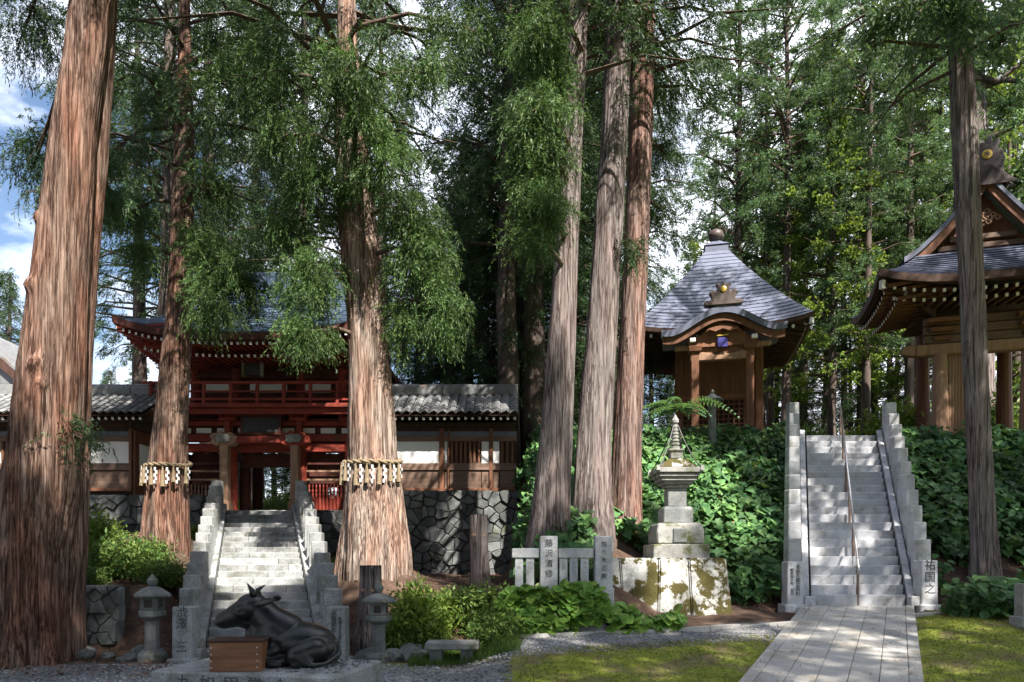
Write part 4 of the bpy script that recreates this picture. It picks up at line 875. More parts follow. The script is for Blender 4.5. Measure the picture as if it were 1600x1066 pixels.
# ------------------------------------------------------------------ left: the three great cedars
def rope(parent, fn, zc, sag=.1, tassels=6, seed=1):
    """straw rope with tassels and folded paper, tied round a trunk: a thing of its own"""
    x, y, r = fn(zc); t = thing('sacred_rope', parent, 'rope', (x, y, zc)); q = random.Random(seed)
    pts = []
    for k in range(61):
        a = 2 * math.pi * k / 60; pts.append((x + math.cos(a) * (r * 1.12 + .03), y + math.sin(a) * (r * 1.12 + .03), zc + sag * math.sin(a) * .5 - .04 * math.cos(2 * a)))
    tw = [MB(), MB()]
    for s_ in range(2):
        pp = [Vector(p) + Vector((0, 0, .028 * math.cos(k * 1.1 + s_ * math.pi))) + (Vector(p) - Vector((x, y, p[2]))).normalized() * .028 * math.sin(k * 1.1 + s_ * math.pi) for k, p in enumerate(pts)]
        MB().tube(pp, .034, 8).build('rope_strand', M['rope'], t, smooth=True)
    for k in range(tassels):
        a = R(205 + 130 * k / (tassels - 1)) + q.uniform(-.05, .05); px, py = x + math.cos(a) * (r * 1.12 + .12), y + math.sin(a) * (r * 1.12 + .12); pz = zc + sag * math.sin(a) * .5 - .03
        MB().lathe([(.022, 0), (.018, -.06), (.028, -.08), (.04, -.25), (.06, -.42 - q.uniform(0, .14))], (px, py, pz), 9).build('tassel', M['rope'], t)
        a += R(11); px, py = x + math.cos(a) * (r * 1.12 + .11), y + math.sin(a) * (r * 1.12 + .11); mb = MB()
        for j in range(5): mb.box((px + (.02 if j % 2 else -.02), py - .008 * j, pz - .07 - j * .085), (.05, .006, .085), rz=a + 1.57)
        mb.build('paper_streamer', M['paper'], t)
t1 = thing('cedar_tree', 'huge double trunk cedar with red brown bark, lit pale at the top, by the gravel', 'tree', (X(48, 12.7), 12.7, 0))
_, f1 = trunk(t1, [(1035, -22, 92), (960, -10, 92), (880, -2, 96), (780, 10, 112), (650, 28, 122), (500, 48, 130), (350, 66, 138), (200, 86, 146), (80, 104, 160), (0, 114, 168)], 12.7, M['bark_red'], .085, .32, 6, 1, 30, 150, 150,
              knots=((Z(570, 12.2), R(275), .16, .12), (Z(600, 12.2), R(290), .1, .09), (Z(700, 12.2), R(280), .12, .06), (Z(330, 12.2), R(225), .1, .08), (Z(440, 12.2), R(235), .14, .09)))
_, f1b = trunk(t1, [(1018, 74, 128), (925, 80, 129), (850, 88, 134), (700, 98, 137), (560, 104, 141), (400, 116, 152), (250, 132, 166), (100, 146, 177), (0, 152, 181)], 13.2, M['bark_red'], .07, .15, 4, 2, 28, 72, 100, name='second_trunk')
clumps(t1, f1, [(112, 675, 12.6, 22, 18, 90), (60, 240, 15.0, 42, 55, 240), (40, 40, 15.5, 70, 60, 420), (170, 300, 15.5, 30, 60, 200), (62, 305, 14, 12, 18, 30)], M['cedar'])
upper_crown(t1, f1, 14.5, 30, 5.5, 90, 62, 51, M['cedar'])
t2 = thing('cedar_tree', 'slender reddish cedar girdled with a straw rope, left of the gate stair', 'tree', (X(258, 19), 19, 2.3))
_, f2 = trunk(t2, [(850, 226, 290), (800, 229, 289), (715, 237, 290), (600, 250, 294), (500, 261, 297), (400, 267, 299), (300, 271, 302), (200, 274, 302), (100, 278, 298), (0, 281, 296)], 19.0, M['bark_red'], .08, .12, 5, 3, 30, 110, 120)
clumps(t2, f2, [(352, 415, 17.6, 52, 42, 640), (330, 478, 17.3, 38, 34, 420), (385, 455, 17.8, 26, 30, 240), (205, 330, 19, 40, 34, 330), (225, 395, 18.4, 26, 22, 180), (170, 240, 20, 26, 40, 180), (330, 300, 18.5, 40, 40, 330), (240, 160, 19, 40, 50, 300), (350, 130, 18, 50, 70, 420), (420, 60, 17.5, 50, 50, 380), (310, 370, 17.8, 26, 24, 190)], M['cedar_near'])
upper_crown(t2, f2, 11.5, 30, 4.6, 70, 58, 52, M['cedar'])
t3 = thing('cedar_tree', 'massive pale barked cedar girdled with a straw rope, right of the gate stair', 'tree', (X(586, 17.6), 17.6, 1.4))
_, f3 = trunk(t3, [(893, 532, 642), (850, 536, 640), (780, 541, 630), (715, 546, 618), (600, 545, 611), (500, 542, 606), (400, 534, 594), (300, 525, 582), (200, 523, 570), (100, 526, 560), (0, 529, 555)], 17.6, M['bark_silver'], .1, .06, 7, 4, 30, 150, 130)
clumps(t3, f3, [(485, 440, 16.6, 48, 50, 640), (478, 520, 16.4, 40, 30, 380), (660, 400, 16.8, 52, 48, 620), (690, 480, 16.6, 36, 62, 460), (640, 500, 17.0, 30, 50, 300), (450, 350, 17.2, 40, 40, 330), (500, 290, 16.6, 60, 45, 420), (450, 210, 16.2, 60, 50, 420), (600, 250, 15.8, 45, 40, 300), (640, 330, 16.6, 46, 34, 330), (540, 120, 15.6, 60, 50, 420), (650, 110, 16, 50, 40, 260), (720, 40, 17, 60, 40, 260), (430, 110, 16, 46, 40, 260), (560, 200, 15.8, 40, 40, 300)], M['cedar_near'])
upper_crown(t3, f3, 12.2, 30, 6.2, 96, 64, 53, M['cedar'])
rope('straw rope with tassels and paper streamers round the slender cedar', f2, Z(722, 18.6), .22, 6, 1)
rope('straw rope with tassels and paper streamers round the massive cedar', f3, Z(716, 17.2), .3, 7, 2)
# cut trunk and stump
def stub(name, label, rows, D, mat, seed, top=None):
    t = thing(name, label, 'stump', (X((rows[0][1] + rows[0][2]) / 2, D), D, Z(rows[0][0], D)))
    zt = Z(rows[-1][0], D); trunk(t, rows, D, M[mat], .09, .18, 5, seed, zt + .02, 60, 40, 1.0); r = (rows[-1][2] - rows[-1][1]) / 2 / F * D
    MB().lathe([(r * 1.03, -.02), (r * .98, .035), (.02, .05)], (X((rows[-1][1] + rows[-1][2]) / 2, D), D, zt), 24).build('cut_face', M['wood_pale'], t)
stub('tree_stump', 'tall grey sawn trunk standing before the fieldstone wall', [(950, 736, 768), (880, 736, 764), (836, 735, 762)], 17.6, 'bark_grey', 8)
stub('tree_stump', 'ribbed grey stump just behind the stone lantern', [(1003, 556, 604), (960, 560, 598), (922, 563, 596)], 14.3, 'bark_grey', 9)
# shrubs on the left
def azalea(u, D, s, label, k=0, sz=1.0): return bush(k, X(u, D), D, s, label, sz=sz)
azalea(655, 14.6, .86, 'bright leafy round shrub between the stump and the sawn trunk', 0, 1.15)
azalea(635, 14.2, .5, 'small sunlit shrub at the foot of the massive cedar', 0)
azalea(140, 17.5, .8, 'light green shrub rising behind the double trunk cedar', 0, 1.3)
azalea(185, 16.2, .75, 'thin dark shrub on the rubble wall', 1, 1.1)
azalea(225, 17.4, .6, 'dark bushy shrub at the foot of the slender cedar', 1)
azalea(262, 16.2, .5, 'low dark shrub beside the left stair posts', 1)
azalea(130, 15.0, .45, 'small dark shrub on top of the rubble wall', 1)
azalea(520, 20.3, .42, 'small shrub behind the right stair posts under the gate', 0)
azalea(315, 21.2, .42, 'small shrub behind the left stair posts under the gate', 0)
azalea(780, 13.6, .55, 'dark shrub with low leaves right of the stone bench', 1)
azalea(760, 15.5, .8, 'dark shrub before the fieldstone wall beside the sawn trunk', 2, .7)
azalea(705, 15.8, .6, 'dark shrub between round shrub and sawn trunk', 2, .7)
azalea(5, 17, 1.2, 'green shrub left of the double trunk cedar', 0, 1.2)
def fern(u, D, s, label):
    x = X(u, D); t = thing('fern', label, 'fern', (x, D, G(x, D)))
    V = []
    for k in range(14):
        a = k * 2.4; d = Vector((math.cos(a), math.sin(a), 0)); n_ = Vector((-d.y, d.x, 0))
        for j in range(12):
            f = (j + 1) / 12; c_ = d * (s * f) + Vector((0, 0, s * (1.2 * f - 1.05 * f * f))); w = s * .28 * (1 - f) + .01
            for sg in (-1, 1): V += [c_, c_ + n_ * sg * w * .5 + d * .05 * s, c_ + n_ * sg * w + d * .03 * s - Vector((0, 0, .04 * s)), c_ + n_ * sg * w * .5 - d * .02 * s]
    link('fronds', qmesh('fronds', np.array(V)), M['bedleaf'], t)
fern(715, 13.3, .42, 'bright green fern behind the stone bench')
def grl():
    x = X(rnd.uniform(650, 812), 1) * 1; y = rnd.uniform(12.2, 13.4); x = X(rnd.uniform(640, 812), y); return np.array((x, y, G(x, y)))
gc = np.array([grl() for _ in range(2600)]); ga = norm(rng.normal(0, .3, (2600, 3)) + np.array([0, 0, 1.]))
gV = blades(gc, ga, 2, .12, .007, .25, .0, -.4)
tag(link('grass', qmesh('grass', gV), M['grass']), 'short grass and weeds round the stone bench', 'grass', kind='stuff')
def ltl():
    y = rnd.uniform(13.0, 21.5); u = rnd.choice([rnd.uniform(90, 300), rnd.uniform(510, 800)])
    if rnd.random() < .2: y = rnd.uniform(11.2, 13); u = rnd.uniform(-20, 260)
    x = X(u, y); return np.array((x, y, G(x, y) + .02))
lc = np.array([ltl() for _ in range(2600)]); lv, lf = leaf_cloud(lc, norm(rng.normal(0, 1, (2600, 3)) * np.array([1, 1, .25])), norm(rng.normal(0, .4, (2600, 3)) + np.array([0, 0, 1.])), rng.uniform(.05, .12, 2600), OVAL)
tag(link('leaf_litter', npmesh('leaf_litter', lv, lf), M['litter']), 'brown fallen leaves on the slope beside the gate stair', 'leaves', kind='stuff')
#PART4
# ================================================================== RIGHT: stair, path, kerb
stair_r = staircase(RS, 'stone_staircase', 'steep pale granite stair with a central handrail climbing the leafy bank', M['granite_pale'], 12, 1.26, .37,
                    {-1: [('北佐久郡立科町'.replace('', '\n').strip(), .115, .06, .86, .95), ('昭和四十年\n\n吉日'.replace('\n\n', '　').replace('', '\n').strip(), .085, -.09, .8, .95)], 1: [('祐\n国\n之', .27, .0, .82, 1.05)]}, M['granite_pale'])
a_, b_ = stair_pt(RS, -.01), stair_pt(RS, 1.0)
hr = thing('handrail', 'thin metal handrail up the middle of the steep granite stair', 'handrail', a_)
MB().tube([(a_[0], a_[1], a_[2] + .8), (a_[0], a_[1], a_[2] + .95), (b_[0], b_[1], b_[2] + 1.02), (b_[0] + .1, b_[1] + .3, b_[2] + 1.05)], .033, 10).build('rail', M['steel'], hr, smooth=True)
for k in range(6):
    p = stair_pt(RS, k / 5.0 * .97); MB().box((p[0], p[1] + .02, p[2] + .48), (.05, .06, .98)).build('rail_post', M['rustpost'], hr, bevel=.006)
pave = thing('paved_path', 'straight path of long pale stone slabs leading to the steep stair', 'path', (6, 12, 0)); pave['kind'] = 'structure'
def px_c(y): return 4.67 + (y - 10.3) * .55
colw = [-1.36, -1.14, -.70, -.24, .23, .70, 1.14, 1.36]; q = random.Random(8)
for c0, c1 in zip(colw[:-1], colw[1:]):
    y = 5.5 - q.uniform(0, .9)
    while y < 17.05:
        y1 = min(17.12, y + q.uniform(.95, 1.5)); g = .005; zz_ = lambda yy: ramp_r(yy) + .012 + q.uniform(-.003, .003)
        if y1 - y > .15:
            y_a, y_b = y + g, y1 - g; za, zb2 = zz_(y_a), zz_(y_b)
            V = [(px_c(y_a) + c0 + g, y_a, za), (px_c(y_a) + c1 - g, y_a, za), (px_c(y_b) + c1 - g, y_b, zb2), (px_c(y_b) + c0 + g, y_b, zb2)]
            MB().add([(a, b2, c2 - .1) for a, b2, c2 in V] + V, [(3, 2, 1, 0), (4, 5, 6, 7), (0, 1, 5, 4), (1, 2, 6, 5), (2, 3, 7, 6), (3, 0, 4, 7)]).build('slab', M['paving'], pave, bevel=.006)
        y = y1
kerb = thing('kerb', 'line of narrow pale kerb stones crossing in front of the planting', 'kerb', (3, 14, .4)); kerb['kind'] = 'structure'
pts = [(.02, 13.45), (1.6, 13.8), (3.3, 14.12), (4.7, 14.55), (6.0, 15.05), (7.9, 15.62), (9.9, 16.2)]
for (xa, ya), (xb, yb) in zip(pts[:-1], pts[1:]):
    n_ = 2
    for k in range(n_):
        p0 = (xa + (xb - xa) * k / n_ + .01, ya + (yb - ya) * k / n_); p1 = (xa + (xb - xa) * (k + 1) / n_ - .01, ya + (yb - ya) * (k + 1) / n_)
        on = abs(p0[0] + .6 - px_c(p0[1])) < 1.9; hgt = .016 if on else .05
        MB().beam((p0[0], p0[1], ramp_r(p0[1]) + hgt - .06), (p1[0], p1[1], ramp_r(p1[1]) + hgt - .06), .13, .12).build('kerb_stone', M['paving'], kerb, bevel=.008)
# ------------------------------------------------------------------ stone fence
FY = 14.4; fz = Z(938, FY)
fence = thing('stone_fence', 'pale granite fence with two inscribed posts and thin pickets above the broad leaves', 'fence', (X(880, FY), FY, fz))
for u, txt, sz, sp in ((857, '藤\n沢\n清\n修', .17, 1.2), (942, '佐\n々\n木\n正\n美', .13, 1.25)):
    x = X(u, FY); MB().box((x, FY, (Z(838, FY) + Z(920, FY)) / 2), (.35, .35, Z(838, FY) - Z(920, FY))).build('post', M['granite_pale'], fence, bevel=.012)
    MB().box((x, FY, Z(930, FY) - .12), (.4, .42, .55)).build('post_base', M['granite_pale'], fence, bevel=.015)
    text_obj(txt, sz, M['ink'], fence, (x, FY - .178, Z(854, FY)), space=sp)
for u0, u1 in ((700, 842), (872, 927)):
    MB().bx(X(max(u0, 800), FY), X(u1, FY), FY - .11, FY + .11, Z(872, FY), Z(857, FY)).build('rail', M['granite_pale'], fence, bevel=.012)
    MB().bx(X(max(u0, 800), FY), X(u1, FY), FY - .13, FY + .13, Z(945, FY), Z(923, FY)).build('plinth', M['oldstone'], fence, bevel=.012)
for i, u in enumerate((811, 828, 880, 896, 913)):
    x = X(u, FY); MB().box((x, FY, (Z(872, FY) + Z(924, FY)) / 2), (.165, .16, Z(872, FY) - Z(924, FY))).build('picket', M['granite_pale'], fence, bevel=.008)
    text_obj(['小\n林', '中\n山', '土\n屋', '武\n田\n茂', '今\n井'][i], .085, M['granite'], fence, (x, FY - .082, Z(882, FY)), space=1.1)
# ------------------------------------------------------------------ stone pagoda on its mossy plinth
plz0, plz1 = Z(966, 16.0), Z(872, 16.2)
plinth = thing('stone_plinth', 'broad mossy lichen stained stone block base under the stone pagoda', 'plinth', (X(1045, 16.9), 16.9, plz0))
cuts = [X(930, 16), X(975, 16), X(1028, 16), X(1082, 16), X(1148, 16)]; cutt = [X(938, 16.2), X(968, 16.2), X(1030, 16.2), X(1076, 16.2), X(1136, 16.2)]
for k in range(4):
    V = [(cuts[k] + .012, 16.0, plz0 - .2), (cuts[k + 1] - .012, 16.0, plz0 - .2), (cuts[k + 1] - .012, 18.4, plz0 - .2), (cuts[k] + .012, 18.4, plz0 - .2),
         (cutt[k] + .012, 16.22, plz1), (cutt[k + 1] - .012, 16.22, plz1), (cutt[k + 1] - .012, 18.2, plz1), (cutt[k] + .012, 18.2, plz1)]
    MB().add(V, [(3, 2, 1, 0), (4, 5, 6, 7), (0, 1, 5, 4), (1, 2, 6, 5), (2, 3, 7, 6), (3, 0, 4, 7)]).build('stone_block', M['mossstone'], plinth, bevel=.035, seg=2)
PD = 16.95; px_ = X(1055, PD); pag = thing('stone_pagoda', 'slim grey stone pagoda with stepped eaves, ringed spire and chains on the plinth', 'pagoda', (px_, PD, plz1))
zp = lambda v: Z(v, PD) - plz1 + (plz1 - Z(872, PD)); hp = lambda w: w * .9 / F * PD
def pg(nm, rows, n_=4, mat='oldstone', bev=.015, parent=None): return MB().lathe([(hp(w), zp(v)) for w, v in rows], (px_, PD, plz1), n_).build(nm, M[mat], parent or pag, bevel=bev)
pg('lower_plinth', [(47, 873), (47, 851)]); cb = pg('cushion_block', [(39, 850.8), (40, 832), (37, 820), (32, 818)], bev=.03)
MB().box((px_ - .02, PD - hp(40) - .005, plz1 + zp(838)), (.32, .05, .34)).build('tablet', M['darkstone'], cb, bevel=.02)
pg('die_block', [(25, 817.8), (25, 797), (22, 793)], mat='granite'); pg('body', [(16, 792.8), (16, 764)], mat='granite')
for k, (w, v0, v1) in enumerate(((20, 763.8, 759), (25, 758.8, 754), (30, 753.8, 748), (34, 747.8, 742), (38, 741.8, 734))): pg('eave_course', [(w, v0), (w, v1)], bev=.01)
pg('mossy_cap', [(31, 733.8), (30, 730), (24, 727), (20, 722), (14, 719), (11, 718)], mat='mossstone', bev=.02)
pg('neck', [(10, 717.8), (10, 707), (13, 706), (13, 703)]); 
pg('spire', [(9, 702.8)] + [(r, v) for k in range(7) for r, v in ((8.5 - .5 * k, 701 - 5.4 * k), (8.5 - .5 * k, 698.4 - 5.4 * k), (6.2 - .35 * k, 697.9 - 5.4 * k), (6.2 - .35 * k, 696 - 5.4 * k))], 14, bev=0)
pg('finial', [(3.4, 663.5), (6, 661), (6.3, 657), (4, 653.5), (1, 648)], 14, bev=0)
for sx, sy in ((-1, -1), (1, -1), (1, 1), (-1, 1)):
    MB().box((px_ + sx * hp(37), PD + sy * hp(37), plz1 + zp(735)), (.1, .1, .12), taper=.6).build('corner_horn', M['oldstone'], pag)
    a = Vector((px_ + sx * .05, PD + sy * .05, plz1 + zp(665))); e = Vector((px_ + sx * hp(36), PD + sy * hp(36), plz1 + zp(735)))
    MB().tube([a.lerp(e, f) - Vector((0, 0, .12 * math.sin(math.pi * f))) for f in np.linspace(0, 1, 9)], .016, 6).build('chain', M['steel'] if False else M['plaque'], pag)
# ------------------------------------------------------------------ pavilion with pyramid roof
PVX, PVY, PVZ = 8.4, 29.0, 5.95; PR = R(-13)
pav = thing('small_pavilion', 'small wooden pavilion with grey pyramid roof, ball finial and curved porch gable above the bank', 'pavilion', (PVX, PVY, PVZ), PR)
ez = 10.35 - PVZ
top, edge = hip_roof(0, 0, ez, 3.2, 3.2, .42, .42, 14.35 - PVZ, .3, 22, .036, pw=1.7, lin=.85, thick=.14, inset=1.5, under=.35)
top.build('roof', M['copper_grey'], pav, world=False); edge.build('eaves', M['wood_dark'], pav, world=False)
MB().lathe([(.46, 0), (.46, .36)], (0, 0, 14.2 - PVZ), 4).build('finial_box', M['copper_grey'], pav, bevel=.02, world=False)
MB().lathe([(.5, .0), (.28, .16), (.12, .3), (.12, .36)], (0, 0, 14.57 - PVZ), 4).build('finial_neck', M['copper_grey'], pav, world=False)
MB().lathe([(.1, 0), (.24, .06), (.31, .18), (.32, .28), (.26, .42), (.12, .5), (.03, .53)], (0, 0, 14.86 - PVZ), 20).build('finial_ball', M['copper_brown'], pav, smooth=True, world=False)
rafters_kw = dict(rz=0)
mb = MB(); wb = MB()
for k in range(4):
    for i in range(15):
        p = -2.95 + i * 5.9 / 14; l = .3 * abs(p / 3.2) ** 3; z = ez + l - .24; ca_, sa_ = math.cos(k * math.pi / 2), math.sin(k * math.pi / 2)
        f = lambda x, y: (x * ca_ - y * sa_, x * sa_ + y * ca_)
        a = Vector((*f(p, -3.0), z)); e = Vector((*f(p, -1.5), z + .3)); d = (e - a).normalized(); mb.beam(a, e, .09, .11); wb.beam(a - d * .014, a - d * .002, .095, .115)
mb.build('rafters', M['wood_dark'], pav, world=False)['kind'] = 'stuff'; wb.build('rafter_ends', M['rafter_white'], pav, world=False)['kind'] = 'stuff'
for sx in (-1, 1): MB().beam((sx * 3.1, -3.1, ez + .05), (sx * 1.5, -1.5, ez + .1), .14, .18).build('hip_rafter', M['wood_dark'], pav, world=False); MB().box((sx * 3.12, -3.12, ez + .03), (.13, .13, .2), rz=.785).build('hip_rafter_end', M['rafter_white'], pav, world=False)
# porch roof: bell-shaped gable
KH = 10.62 - PVZ; KL = 9.86 - PVZ
def karaz(s_): return KL + (KH - KL) * (.5 + .5 * math.cos(math.pi * min(1, abs(s_) * 1.06))) + .06 * max(0, abs(s_) - .8) / .2
def karapts(w, off, y): return [(w * s_, y, karaz(s_) + off) for s_ in np.linspace(-1, 1, 33)]
mb = MB(); yf, yb = -4.5, -1.7; KW = 2.12
mb.grid([karapts(KW, .06, yf - .04), karapts(KW, .09, yf + .1), karapts(KW, .1, yf + .35), karapts(KW, .12, yb)]); mb.grid([karapts(KW - .01, -.17, yf - .02), karapts(KW, .06, yf - .04)]); mb.build('porch_roof', M['copper_grey'], pav, smooth=True, world=False)
mb = MB(); mb.grid([karapts(KW - .06, -.42, yf + .1), karapts(KW - .06, -.175, yf + .1)]); mb.grid([karapts(KW - .06, -.42, yf + .1), karapts(KW - .06, -.42, yf + .24)], True); mb.grid([karapts(KW - .06, -.42, yf + .24), karapts(KW - .06, -.175, yf + .24)])
mb.build('bargeboard', M['wood_brown'], pav, world=False)
mb = MB(); mb.grid([[(x, y, KL - .45) for x, y, z in karapts(1.2, 0, yf + .45)], [(x, y, KL - .2 + (z - KL) * .95) for x, y, z in karapts(1.2, 0, yf + .45)]]); mb.build('tympanum', M['wood_brown'], pav, world=False)
MB().prism([(.0, .1), (.25, .0), (.45, .08), (.6, .0), (.5, .16), (.3, .22), (0, .3), (-.3, .22), (-.5, .16), (-.6, 0), (-.45, .08), (-.25, 0)], yf + .2, yf + .34).xf((0, 0, KH - .78)).build('carved_pendant', M['wood_brown'], pav, bevel=.02, world=False)
CW = .94
for sx in (-1, 1):
    MB().box((sx * CW, yf + .62, (KL - .55) / 2), (.27, .27, KL - .55)).build('porch_column', M['wood_brown'], pav, bevel=.02, world=False)
    MB().box((sx * CW, yf + .6, KL - .5), (.42, .4, .2), taper=1.2).build('capital', M['wood_brown'], pav, bevel=.02, world=False)
    MB().box((sx * (CW + .42), yf + .6, KL - .42), (.6, .2, .16)).build('bracket_arm', M['wood_pale'], pav, bevel=.03, world=False)
    MB().box((sx * 1.5, -1.62, ez / 2 - .1), (.3, .3, ez)).build('corner_column', M['wood_brown'], pav, bevel=.03, world=False)
    MB().box((sx * 1.5, 1.62, ez / 2 - .1), (.3, .3, ez)).build('corner_column', M['wood_brown'], pav, bevel=.03, world=False)
    MB().box((sx * (CW + .1), yf + .02, KL - .31), (.2, .1, .14)).build('beam_tip', M['rafter_white'], pav, bevel=.015, world=False)
MB().prism([(-1.1, 0), (1.1, 0), (1.1, .22), (.7, .3), (.2, .2), (0, .28), (-.2, .2), (-.7, .3), (-1.1, .22)], yf + .5, yf + .72).xf((0, 0, KL - .92)).build('rainbow_beam', M['wood_pale'], pav, bevel=.02, world=False)
MB().bx(-.78, .78, yf + .56, yf + .6, KL - .66, KL - .35).build('beam_panel', M['wood_brown'], pav, world=False)
sg = MB().bx(-.17, .17, yf + .34, yf + .4, KL - .52, KL - .18).build('hanging_sign', M['blue_plaque'], pav, bevel=.01, world=False)
MB().bx(-.2, .2, yf + .32, yf + .42, KL - .13, KL - .08).build('sign_top', M['gold'], sg, world=False)
for sx in (-1, 1): MB().bx(sx * 1.5 - .05, sx * 1.5 + .05, -1.5, 1.5, 0, ez).build('side_wall', M['wood_dark'], pav, world=False)
MB().bx(-1.5, 1.5, 1.5, 1.6, 0, ez).build('rear_wall', M['wood_dark'], pav, world=False); MB().bx(-1.5, 1.5, -1.6, -1.5, 2.3, ez).build('door_head', M['wood_brown'], pav, world=False)
MB().bx(-1.4, 1.4, -1.45, -1.4, .1, 2.3).build('door_backing', M['wood_dark'], pav, world=False)
dr = MB().bx(-1.38, 1.38, -1.6, -1.5, 2.1, 2.29).build('lattice_door', M['wood_brown'], pav, bevel=.01, world=False)
for i in range(15): MB().bx(-1.36 + i * .193, -1.32 + i * .193, -1.58, -1.52, .1, 2.1).build('lattice_bar', M['wood_brown'], dr, world=False)
for i in range(11): MB().bx(-1.36, 1.38, -1.57, -1.53, .15 + i * .19, .19 + i * .19).build('lattice_bar', M['wood_brown'], dr, world=False)
MB().bx(-2.2, 2.2, -4.6, 2.2, -.5, 0).build('base', M['granite'], pav, world=False)
orn = [(-.64, 0), (-.5, -.02), (.5, -.02), (.64, 0), (.66, .12), (.5, .16), (.4, .2), (.42, .36), (.5, .44), (.38, .52), (.24, .46), (.2, .62), (.26, .76), (.14, .74), (.06, .72), (0, .86), (-.06, .72), (-.14, .74), (-.26, .76), (-.2, .62), (-.24, .46), (-.38, .52), (-.5, .44), (-.42, .36), (-.4, .2), (-.5, .16), (-.66, .12)]
om = MB().prism(orn, yf - .1, yf + .2).xf((0, 0, KH + .08)).build('ridge_ornament', M['copper_brown'], pav, bevel=.03, world=False)
MB().lathe([(.1, 0), (.1, .03), (.05, .05)], (0, 0, 0), 16).build('gold_crest', M['gold'], om, world=False)
cr = om.children[0]; cr.location = (0, yf - .1, KH + .6); cr.rotation_euler = (R(90), 0, 0)
# stone lantern seen before the pavilion door
ln = thing('small_lantern', 'pale stone lantern roof standing before the pavilion lattice door', 'lantern', P(1113, 640, 23.8))
x, y, z = ln.location; MB().lathe([(.14, -1.2), (.13, .0), (.17, .04), (.17, .24), (.42, .3), (.4, .34), (.16, .46), (.06, .52), (.08, .58), (.02, .68)], (x, y, z), 6).build('body', M['darkstone'], ln, bevel=.015)
# ------------------------------------------------------------------ bell hall on the right
HX, HY0 = 17.2, 29.4; HZ0 = 5.95
bell = thing('bell_hall', 'open wooden hall with grey hip and gable roof and carved gable, right above the bank', 'building', (HX, HY0, HZ0))
top, edge = hip_roof(HX, HY0 - 1.25, 11.8, 3.95, 2.7, 2.3, 1.2, 13.2, .48, 12, .055, pw=1.5, lin=.65, thick=.22, inset=2.2, under=.5)
top.build('lower_roof', M['copper_grey'], bell); edge.build('eaves', M['wood_dark'], bell)
rafters(bell, HX, HY0 - 1.25, 11.8, 3.95, 2.7, .48, .31, .3, .42, 2.0, .1, M['wood_brown'], .12, (0, 3))
rafters(bell, HX, HY0 - 1.25, 11.8, 3.95, 2.7, .4, .31, .75, .6, 1.8, .1, M['wood_brown'], .12, (0, 3))
for dx, dz in ((0, 0), (.9, -.15)): MB().beam((HX - 3.75 + dx, HY0 - 3.75 + dx * .8, 11.8 + dz), (HX - 1.6, HY0 - 1.8, 11.2 + dz), .16, .2).build('hip_rafter', M['wood_dark'], bell); MB().box((HX - 3.79 + dx, HY0 - 3.78 + dx * .8, 11.78 + dz), (.15, .15, .3), rz=.6).build('hip_rafter_end', M['rafter_white'], bell)
GW, GB, GA = 2.75, 13.15, 16.0
def gz_(s_): return GB + (GA - GB) * (1 - abs(s_)) ** 1.28
def gpts(w, off, y, k=1.0): return [(HX + w * s_, y, gz_(s_) * 1.0 + off) for s_ in np.linspace(-1, 1, 33)]
y0_, y1_ = 27.0, 30.0; mb = MB()
mb.grid([gpts(GW, .08, y0_), gpts(GW, .1, y1_)]); mb.grid([gpts(GW, -.12, y0_), gpts(GW, .08, y0_)]); mb.grid([gpts(GW, -.12, y0_), gpts(GW, -.12, y1_)], True)
mb.build('gable_roof', M['copper_grey'], bell)
for k in range(9): mb = MB(); yy = y0_ + .03 + k * .5
mb = MB(); mb.grid([gpts(GW - .05, -.5, y0_ + .1), gpts(GW - .05, -.122, y0_ + .1)]); mb.grid([gpts(GW - .05, -.5, y0_ + .1), gpts(GW - .05, -.5, y0_ + .24)], True); mb.build('bargeboard', M['wood_brown'], bell)
mb = MB(); mb.grid([[(x, y, GB - .1) for x, y, z in gpts(GW - .3, 0, y0_ + .7)], gpts(GW - .3, -.3, y0_ + .7)]); mb.build('gable_board', M['wood_brown'], bell)
for z_, w_ in ((13.45, 1.5), (13.78, 1.1)): MB().bx(HX - w_, HX + w_, y0_ + .45, y0_ + .68, z_, z_ + .2).build('gable_beam', M['wood_h'], bell, bevel=.02)
MB().bx(HX - 2.0, HX + 2.0, y0_ + .4, y0_ + .66, 13.1, 13.3).build('gable_beam', M['wood_h'], bell, bevel=.02)
for k in range(16):
    a = k * 2.4; r = .1 + .05 * k ** .9; x = HX + math.cos(a) * r * .8; z = 14.55 + math.sin(a) * r * .42
    MB().tube([(x + .13 * math.cos(t_) * (1 - t_ / 9), y0_ + .5 - .02 * t_, z + .13 * math.sin(t_) * (1 - t_ / 9)) for t_ in np.linspace(0, 6.5, 14)], .035, 5).build('carved_scroll', M['wood_pale'], bell, smooth=True)
rid = [(-.95, -.75), (-.62, -.62), (-.58, -.1), (-.66, .25), (-.5, .3), (-.55, .62), (-.38, .66), (-.34, .95), (-.2, 1.0), (-.06, .88), (0, 1.2), (.14, 1.22), (.16, .9), (.38, 1.12), (.46, .92), (.36, .66), (.55, .6), (.62, .3), (.66, .2), (.58, -.1), (.62, -.62), (.95, -.75), (0, -.02)]
om = MB().prism([(HX + a * .85, 16.3 + b2 * .85) for a, b2 in rid], y0_ - .05, y0_ + .3).build('ridge_ornament', M['copper_brown'], bell, bevel=.03)
MB().bx(HX - .25, HX + .25, y0_ + .25, y1_ + .1, 15.9, 16.65).build('ridge', M['copper_brown'], bell, bevel=.04)
g_ = MB().lathe([(.17, 0), (.17, .03), (.13, .031), (.13, .05)], (0, 0, 0), 20).build('gold_crest', M['gold'], om, world=False); g_.location = Vector((HX - .05, y0_ - .06, 16.65)) - bell.location; g_.rotation_euler = (R(90), 0, 0)
